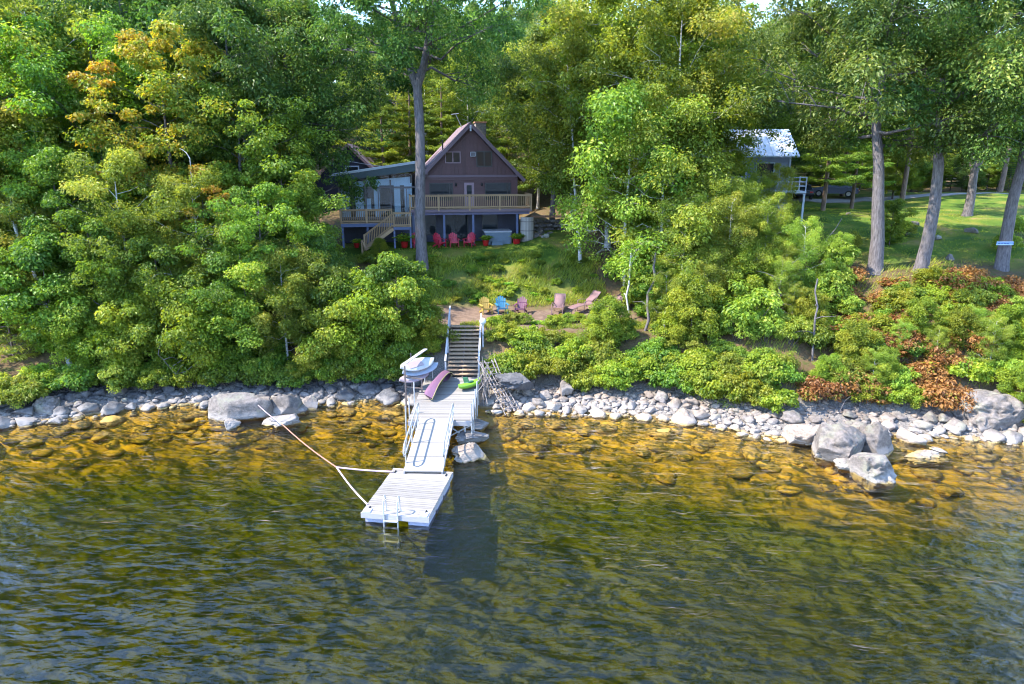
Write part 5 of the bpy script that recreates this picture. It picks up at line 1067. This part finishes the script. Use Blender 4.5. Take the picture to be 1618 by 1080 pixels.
# things on and around the house
def hot_tub():
    t = thing('hot_tub', 'teal grey square hot tub with pale cover under the deck', 'hot tub', hp(1.72, -1.45), HROT)
    MB().bx(-.95, .95, -.8, .8, 0, .88).build('cabinet', MAT['tub'], t); MB().bx(-1.0, 1.0, -.85, .85, .882, .98).build('cover', MAT['tublid'], t)
    for x in (-.93, .93): slat('corner_post', MAT['frame_grey'], t, (x, -.81, .43), (.08, .03, .86))
    slat('step', MAT['tub'], t, (-.1, -.98, .14), (.8, .3, .28))
hot_tub()
def shower():
    t = thing('slatted_enclosure', 'weathered grey slatted enclosure at the right end of the deck', 'enclosure', hp(3.85, -2.2), HROT)
    for i in range(14):
        a = -math.pi*.95+i*(math.pi*.9/13)*1.0; slat('board', MAT['barrelw'], t, (.48*math.cos(a), .48*math.sin(a), 1.0), (.105, .025, 1.96+rk.uniform(-.03, .03)), (0, 0, a+math.pi/2))
    for z in (.35, 1.0, 1.65): MB().tube([(.50*math.cos(a), .50*math.sin(a), z) for a in np.linspace(-math.pi*.97, -.03*math.pi, 14)], .022, 5).build('hoop', MAT['stringer'], t)
shower()
def adirondack(name, label, mk, p, rz, group=None, s=1.0):
    t = thing(name, label, 'chair', p, rz, group); t.scale = (s, s, s); m = MAT[mk]          # faces local -y
    for i in range(5):
        u = (i-2)*.115; top = .98-.05*abs(i-2)**1.5; slat_between('back_slat', m, t, (u*.85, .16, .30), (u*1.12, .16+.30*(top-.30)/.68, top), .10, .022)
    for i in range(5): f = i/4; slat('seat_slat', m, t, (0, -.30+.42*f, .37-.09*f), (.54, .095, .022), (-.21, 0, 0))
    for s_ in (-1, 1):
        slat('arm', m, t, (s_*.33, -.06, .555), (.13, .70, .025)); slat('front_leg', m, t, (s_*.29, -.32, .275), (.035, .10, .55)); slat_between('rear_leg', m, t, (s_*.27, -.28, .33), (s_*.27, .46, .03), .035, .11); slat('arm_support', m, t, (s_*.30, .22, .42), (.03, .06, .26))
    slat('back_rail', m, t, (0, .30, .62), (.62, .03, .07)); slat('front_rail', m, t, (0, -.33, .34), (.54, .025, .09))
for u, rz, l in ((-2.55, .55, 'red slatted garden chair half behind the tall oak trunk'), (-1.55, .1, 'red slatted garden chair facing the lake before the sliding door'), (-.42, -.5, 'red slatted garden chair turned towards the other two before the blue post')):
    adirondack('garden_chair', l, 'red', hp(u, -3.0), HROT+rz, 'red garden chairs before the house')
adirondack('garden_chair', 'red chair in the shade behind the plant pot under the landing', 'red', hp(-4.15, -2.8), HROT+.3, 'red garden chairs before the house')
def pot(label, p, s, fern=True, plant_s=.75):
    t = thing('plant_pot', label, 'plant pot', p); t.scale = (s, s, s)
    MB().lathe([(.15, 0), (.20, .05), (.245, .30), (.25, .38), (.27, .40), (.27, .44), (.22, .44), (.21, .38)], n=16).build('pot', MAT['pot'], t); MB().lathe([(.02, .385), (.215, .39)], n=12).build('soil', MAT['soil'], t)
    w, c = proto('fern', GEN['fern'])
    for q in (w, c): o = link(bpy.data.objects.new('plant_'+q.name.split('.')[0], q), t); o.location = (0, 0, .42); o.scale = (plant_s,)*3
pot('red pot with fern left of the hot tub', hp(.75, -2.75), .95); pot('red glossy pot with fern right of the hot tub', hp(3.0, -2.75), 1.1); pot('red pot with tall leafy plant under the deck landing', hp(-5.0, -2.9), 1.05, plant_s=1.1); pot('red pot at the dark corner of the lower deck', hp(-8.3, -2.5), .8)
t = thing('cut_post', 'short tan post with slanted rail below the deck stairs', 'post', at(573, 398, Y=47.0)); t.location.z = gz(t.location.x, 47.0)
MB().box((0, 0, .55), (.12, .12, 1.2)).build('post', MAT['deckwood'], t); MB().bar((0, 0, 1.1), (.28, -.3, .55), .09, .09).build('rail', MAT['deckwood'], t)
# stone and timber edging right of the house
t = thing('retaining_wall', 'low stone retaining wall with rusty flat slab right of the house', 'wall', (2.6, 52.6, 6.3)); rr = random.Random(4)
for row in range(5):
    for k in range(6): o = link(bpy.data.objects.new('wall_stone', rr.choice(RK['rock_mid'])), t); o.location = (-.9+k*.48+rr.uniform(-.05, .05)+(row % 2)*.2, rr.uniform(-.05, .05), .2+row*.30); o.scale = (.30, .24, .22); o.rotation_euler = (0, 0, rr.uniform(-.3, .3))
slat('cap_slab', MAT['rustcap'], t, (.4, .1, 1.78), (3.2, .8, .10))
for p, q in (((1.05, 50.6, 6.9), (2.7, 49.6, 6.35)), ((1.1, 51.1, 7.3), (2.9, 49.9, 6.5))):
    o = slat_between('landscape_timber', MAT['timber'], None, p, q, .16, .16); tag(o, 'loose timber beam lying in the rubble right of the house', 'timber', 'timbers right of the house')
for i in range(9): stone(rr.choice(RK['rock_mid']), (1.6+rr.uniform(-.5, 1.4), 50.6+rr.uniform(-.9, .9), gz(1.8, 50.6)+rr.uniform(.0, .35)), rr.uniform(.18, .36), rr.uniform(0, 6), 'rubble stone piled right of the slatted enclosure', 'rubble stones beside the house')
# terrace furniture
tz = 3.1
def on_terr(px, py): p = at(px, py, h=tz); p.z = gz(p.x, p.y)-.01; return p
adirondack('garden_chair', 'yellow slatted garden chair on the terrace', 'yellow', on_terr(768, 495), .35, s=1.0)
adirondack('garden_chair', 'turquoise blue slatted garden chair on the terrace', 'blue', on_terr(793, 495), .22, s=1.02)
adirondack('garden_chair', 'plum coloured slatted garden chair on the terrace', 'plum', on_terr(823, 495), -.25, s=1.0)
def sling_chair(label, p, rz, rec=0.0, cat='chair', name='sling_chair'):
    t = thing(name, label, cat, p, rz); m = MAT['mauve']; f = MAT['mauveframe']; b = .30+rec; t.scale = (1.1,)*3
    def sheet(nm, pts, w):
        mb = MB(); rings = [[Vector((-w/2, y, z)), Vector((0, y, z-.015)), Vector((w/2, y, z)), Vector((w/2, y+.008, z+.022)), Vector((0, y+.008, z+.007)), Vector((-w/2, y+.008, z+.022))] for y, z in pts]; mb.loft(rings).build(nm, m, t)
    sheet('back_sling', [(.20, .40), (.24, .60), (.20+b, .85), (.20+b*1.35, 1.05)], .56); sheet('seat_sling', [(-.32, .44), (-.12, .40), (.20, .38)], .56)
    for s in (-1, 1):
        x = s*.31; MB().tube([(x, -.36, .02), (x, -.34, .42), (x, -.30, .62), (x, -.1, .66), (x, .28, .60)], .022, 6).build('arm', f if rec else m, t); MB().tube([(x, .42, .02), (x, .2, .40), (x, .20+b*1.35, 1.06)], .020, 6).build('leg', f, t); MB().tube([(x, -.36, .03), (x, .42, .03)], .018, 6).build('runner', f, t)
    MB().tube([(-.31, .20+b*1.35, 1.06), (.31, .20+b*1.35, 1.06)], .02, 6).build('top_rail', f, t)
    if rec:
        sheet('leg_rest', [(-.34, .42), (-.75, .36), (-1.05, .28)], .54); MB().tube([(-.2, -.95, .02), (-.2, -.8, .34), (.2, -.8, .34), (.2, -.95, .02)], .02, 6).build('front_leg', f, t)
sling_chair('upright mauve sling armchair on the terrace', on_terr(882, 494), -.25)
sling_chair('reclined mauve lounge chair with leg rest on the terrace', on_terr(925, 494), -1.0, .16, 'lounger', 'lounge_chair')
sling_chair('folded back mauve lounge chair half hidden by the terrace bushes', on_terr(957, 497), -1.3, .40, 'lounger', 'lounge_chair')
o = slat('terrace_edge_timber', MAT['timber'], None, (-2.6, 38.12, gz(-2.6, 38.12)+.02), (2.2, .16, .16)); tag(o, 'timber sill at the top of the beach stairs', 'timber')
# ------------------------------------------------------------------ cabin with white tin roof
def cabin():
    o = at(1245, 300, Y=52.0); g0 = gz(17, 53); t = thing('cabin', 'blue grey cabin with white tin roof half hidden by aspens', 'cabin', (o.x, 52.0, g0), math.radians(-6)); W = 7.4; D = 6.0; ez = at(1245, 247, Y=52).z-g0; fl = at(1245, 300, Y=52).z-g0
    MB().bx(-W, 0, 0, D, -1.0, ez).build('wall', MAT['cabinwall'], t); MB().bx(.002, .05, .02, D, -1.0, ez).build('side_wall', MAT['cabinside'], t)
    n = int((ez-fl)/.16)
    for i in range(n): slat('clapboard', MAT['cabinwall'], t, (-W/2, -.02, fl+(i+.5)*.16), (W-.02, .03, .15), (-.1, 0, 0))
    rise = at(1190, 206, Y=54.6).z-g0-ez
    a = [(-.55, ez-.04), (D/2, ez+rise), (D+.5, ez-.04), (D+.5, ez+.06), (D/2, ez+rise+.12), (-.55, ez+.06)]
    mb = MB(); mb.add([(-W-.4, y, z) for y, z in a]+[(.45, y, z) for y, z in a], [tuple(range(6)), tuple(range(11, 5, -1))]+[(i, (i+1) % 6, (i+1) % 6+6, i+6) for i in range(6)]); mb.build('roof', MAT['tinroof'], t)
    for k in range(19): slat_between('roof_seam', MAT['tinroof'], t, (-W-.3+k*.42, -.55, ez+.085), (-W-.3+k*.42, D/2, ez+rise+.14), .03, .035)
    mb = MB(); mb.add([(.0, 0, ez), (.0, D, ez), (.0, D/2, ez+rise), (.05, 0, ez), (.05, D, ez), (.05, D/2, ez+rise)], [(0, 1, 2), (5, 4, 3), (0, 3, 4, 1), (1, 4, 5, 2), (2, 5, 3, 0)]); mb.build('gable_end', MAT['cabinside'], t)
    slat('corner_board', MAT['cabintrim'], t, (-.06, -.045, (fl+ez)/2), (.12, .03, ez-fl)); slat('gutter', MAT['cabintrim'], t, (-W/2, -.6, ez-.0), (W+.8, .1, .1))
    for x0, x1 in ((-2.4, -1.2), (-4.4, -3.2), (-6.6, -5.4)):
        f = MB(); f.bx(x0-.08, x0, -.08, -.03, fl+.9, fl+2.0); f.bx(x1, x1+.08, -.08, -.03, fl+.9, fl+2.0); f.bx(x0, x1, -.078, -.03, fl+1.92, fl+2.0); f.bx(x0, x1, -.078, -.03, fl+.9, fl+.98); w = f.build('window', MAT['cabintrim'], t); MB().bx(x0, x1, -.06, -.035, fl+.98, fl+1.92).build('pane', MAT['glass'], w)
    slat('porch_floor', MAT['cabintrim'], t, (-3.2, -.9, fl-.08), (8.0, 1.7, .14))
    for x in (.7, -1.0, -4, -7): slat('porch_post', MAT['cabintrim'], t, (x, -1.65, (fl-1.4)/2-.1), (.13, .13, fl+1.2))
    for a_, b_ in (((.75, -1.7), (.75, -.1)), ((.75, -1.7), (-7.1, -1.7))):
        for z in (.35, .65, .95): slat_between('porch_rail', MAT['cabintrim'], t, (a_[0], a_[1], fl+z), (b_[0], b_[1], fl+z), .045, .06)
        L = math.dist(a_, b_); 
        for i in range(int(L/.9)+1): f = i/(int(L/.9)); slat('rail_post', MAT['cabintrim'], t, (a_[0]+(b_[0]-a_[0])*f, a_[1]+(b_[1]-a_[1])*f, fl+.5), (.07, .07, 1.0))
cabin()
# ------------------------------------------------------------------ parked cars, sign
def car(label, X, Y, rz, mk):
    t = thing('parked_car', label, 'car', (X, Y, gz(X, Y)), rz, None); m = MAT[mk]
    prof = [(-2.2, .35), (-2.25, .62), (-2.15, .88), (-1.75, .98), (-1.25, 1.42), (.35, 1.46), (1.05, 1.0), (2.05, .86), (2.22, .62), (2.2, .35)]
    rings = []
    for y, k in ((-.86, .94), (-.80, 1.0), (.80, 1.0), (.86, .94)):
        rings.append([Vector((x, y*(.80 if z > 1.2 else 1), .35+(z-.35)*k if z < 1.2 else z)) for x, z in prof])
    MB().loft(rings).build('body', m, t)
    for s in (-1, 1):
        MB().add([(-1.60, s*.83, 1.0), (.88, s*.83, 1.0), (.28, s*.70, 1.40), (-1.18, s*.70, 1.38)], [(0, 1, 2, 3)]).build('side_window', MAT['glass'], t)
        for x in (-1.35, 1.38):
            w = MB().tube([(x, s*.70, .33), (x, s*.90, .33)], .33, 18).build('wheel', MAT['tyre'], t); MB().tube([(x, s*.895, .33), (x, s*.91, .33)], .2, 14).build('rim', MAT['rim'], w)
        MB().box((2.17, s*.62, .70), (.08, .34, .13)).build('headlight', MAT['headl'], t); MB().box((-2.19, s*.64, .74), (.08, .30, .14)).build('tail_light', MAT['lamp_red'], t)
    MB().add([(.45, -.66, 1.44), (.45, .66, 1.44), (1.06, .78, 1.02), (1.06, -.78, 1.02)], [(0, 1, 2, 3)]).build('windscreen', MAT['glass'], t); MB().add([(-1.30, -.66, 1.42), (-1.30, .66, 1.42), (-1.74, .78, 1.0), (-1.74, -.78, 1.0)], [(3, 2, 1, 0)]).build('rear_window', MAT['glass'], t)
car('dark car parked beside the cabin porch', X_at(1262, 70), 70, math.radians(80), 'carpaint'); car('dark blue car parked behind the pines at the lane', X_at(1318, 71), 71, math.radians(150), 'carpaint2')
p = at(1588, 384, Y=39.05); t = thing('tree_sign', 'small pale blue board nailed across the leaning oak trunk', 'sign', p)
slat('board', MAT['signblue'], t, (0, 0, 0), (.95, .03, .16)); slat('edge', MAT['signpale'], t, (0, -.005, -.085), (.97, .035, .03)); slat('edge', MAT['signpale'], t, (0, -.005, .085), (.97, .035, .02))
for x, w in ((-.34, .12), (-.18, .10), (.0, .14), (.16, .10)): slat('mark', MAT['signdark'], t, (x, -.018, -.01), (w, .006, .06))
# lawn stones, bare stems, leaning birch, wire
for px, py, s in ((1530, 395, .42), (1500, 412, .32), (1478, 400, .28), (1560, 425, .30), (1440, 388, .35), (1335, 375, .25), (1405, 370, .22)):
    q = at(px, py, h=6.3); stone(RK['rock_mid'][int(px) % 7], (q.x, q.y, gz(q.x, q.y)+.08), s, px, 'grey stone lying on the shaded lawn behind the oaks', 'stones on the right lawn')
def lean_trunk(label, p, q, r0, r1, mk, br=5, seed=0):
    r = np.random.default_rng(seed); t = thing('leaning_trunk', label, 'tree', p); d = Vector(q)-Vector(p); c = curve((0, 0, -.2), d, .1, 7, r, .06)
    MB().tube(c, list(np.linspace(r0, r1, 7)), 8).build('trunk', MAT[mk], t)
    for i in range(br):
        b = c[2+i % 5]; e = b+unit(r, 1)[0]*np.array([1, .6, .5])*r.uniform(.6, 1.6)+np.array([0, 0, .4]); MB().tube(curve(b, e, .1, 4, r, .05), [.03, .022, .015, .006], 5).build('branch', MAT[mk], t)
def grounded(px, Y): X = X_at(px, Y); return Vector((X, Y, gz(X, Y)))
lean_trunk('pale dead birch leaning left out of the shore trees', grounded(112, 34.9), at(20, 350, Y=36.2), .13, .06, 'birch', 7, 1)
lean_trunk('thin pale bare stem rising beside the terrace bushes', grounded(992, 39.0), at(998, 388, Y=39.0), .06, .045, 'birch', 4, 2)
lean_trunk('crooked bare trunk in the bushes right of the terrace', grounded(1018, 37.5), at(1036, 400, Y=38.2), .09, .06, 'bark', 5, 3)
lean_trunk('thin arching bare twig in front of the lawn', grounded(1268, 40.0), at(1330, 345, Y=41.0), .045, .02, 'bark', 3, 4)
lean_trunk('slim grey stem standing in the shrubs near the dark slab rock', grounded(1284, 33.5), at(1292, 440, Y=34.0), .06, .04, 'bark', 4, 5)
lean_trunk('short broken snag among the shrubs of the bank', grounded(1155, 36.0), at(1160, 498, Y=36.0), .14, .10, 'bark', 2, 6)
lean_trunk('thin grey stem with bare twigs below the cabin', grounded(1225, 36.0), at(1236, 430, Y=36.4), .05, .03, 'bark', 7, 7)
lean_trunk('grey bare branch lying over the stones near the slab rock', grounded(1300, 30.6), at(1370, 640, Y=31.2), .05, .015, 'bark', 7, 8)
lean_trunk('grey dead branch stuck out of the bank above the huge boulder', grounded(1520, 31.2), at(1470, 625, Y=31.6), .04, .012, 'bark', 8, 9)
lean_trunk('pale upright trunk in the wood under the orange maple', grounded(318, 38.0), at(300, 250, Y=38.4), .10, .02, 'birch', 7, 11)
lean_trunk('thin dead tree with grey twigs over the wide shade toned grey rock', grounded(180, 34.9), at(160, 460, Y=35.0), .06, .03, 'bark', 9, 12)
lean_trunk('dead grey branch hanging over the rocks beside the roped boulder', grounded(300, 34.4), at(250, 560, Y=34.0), .04, .012, 'bark', 7, 13)
w0 = at(450, 228, Y=58); w1 = hp(-3.9, 4, 5.2); o = MB().tube([Vector(w0).lerp(w1, f)-Vector((0, 0, .35*math.sin(math.pi*f))) for f in np.linspace(0, 1, 9)], .018, 4).build('power_line', MAT['galv']); tag(o, 'thin pale power line running from the trees to the house roof', 'cable')
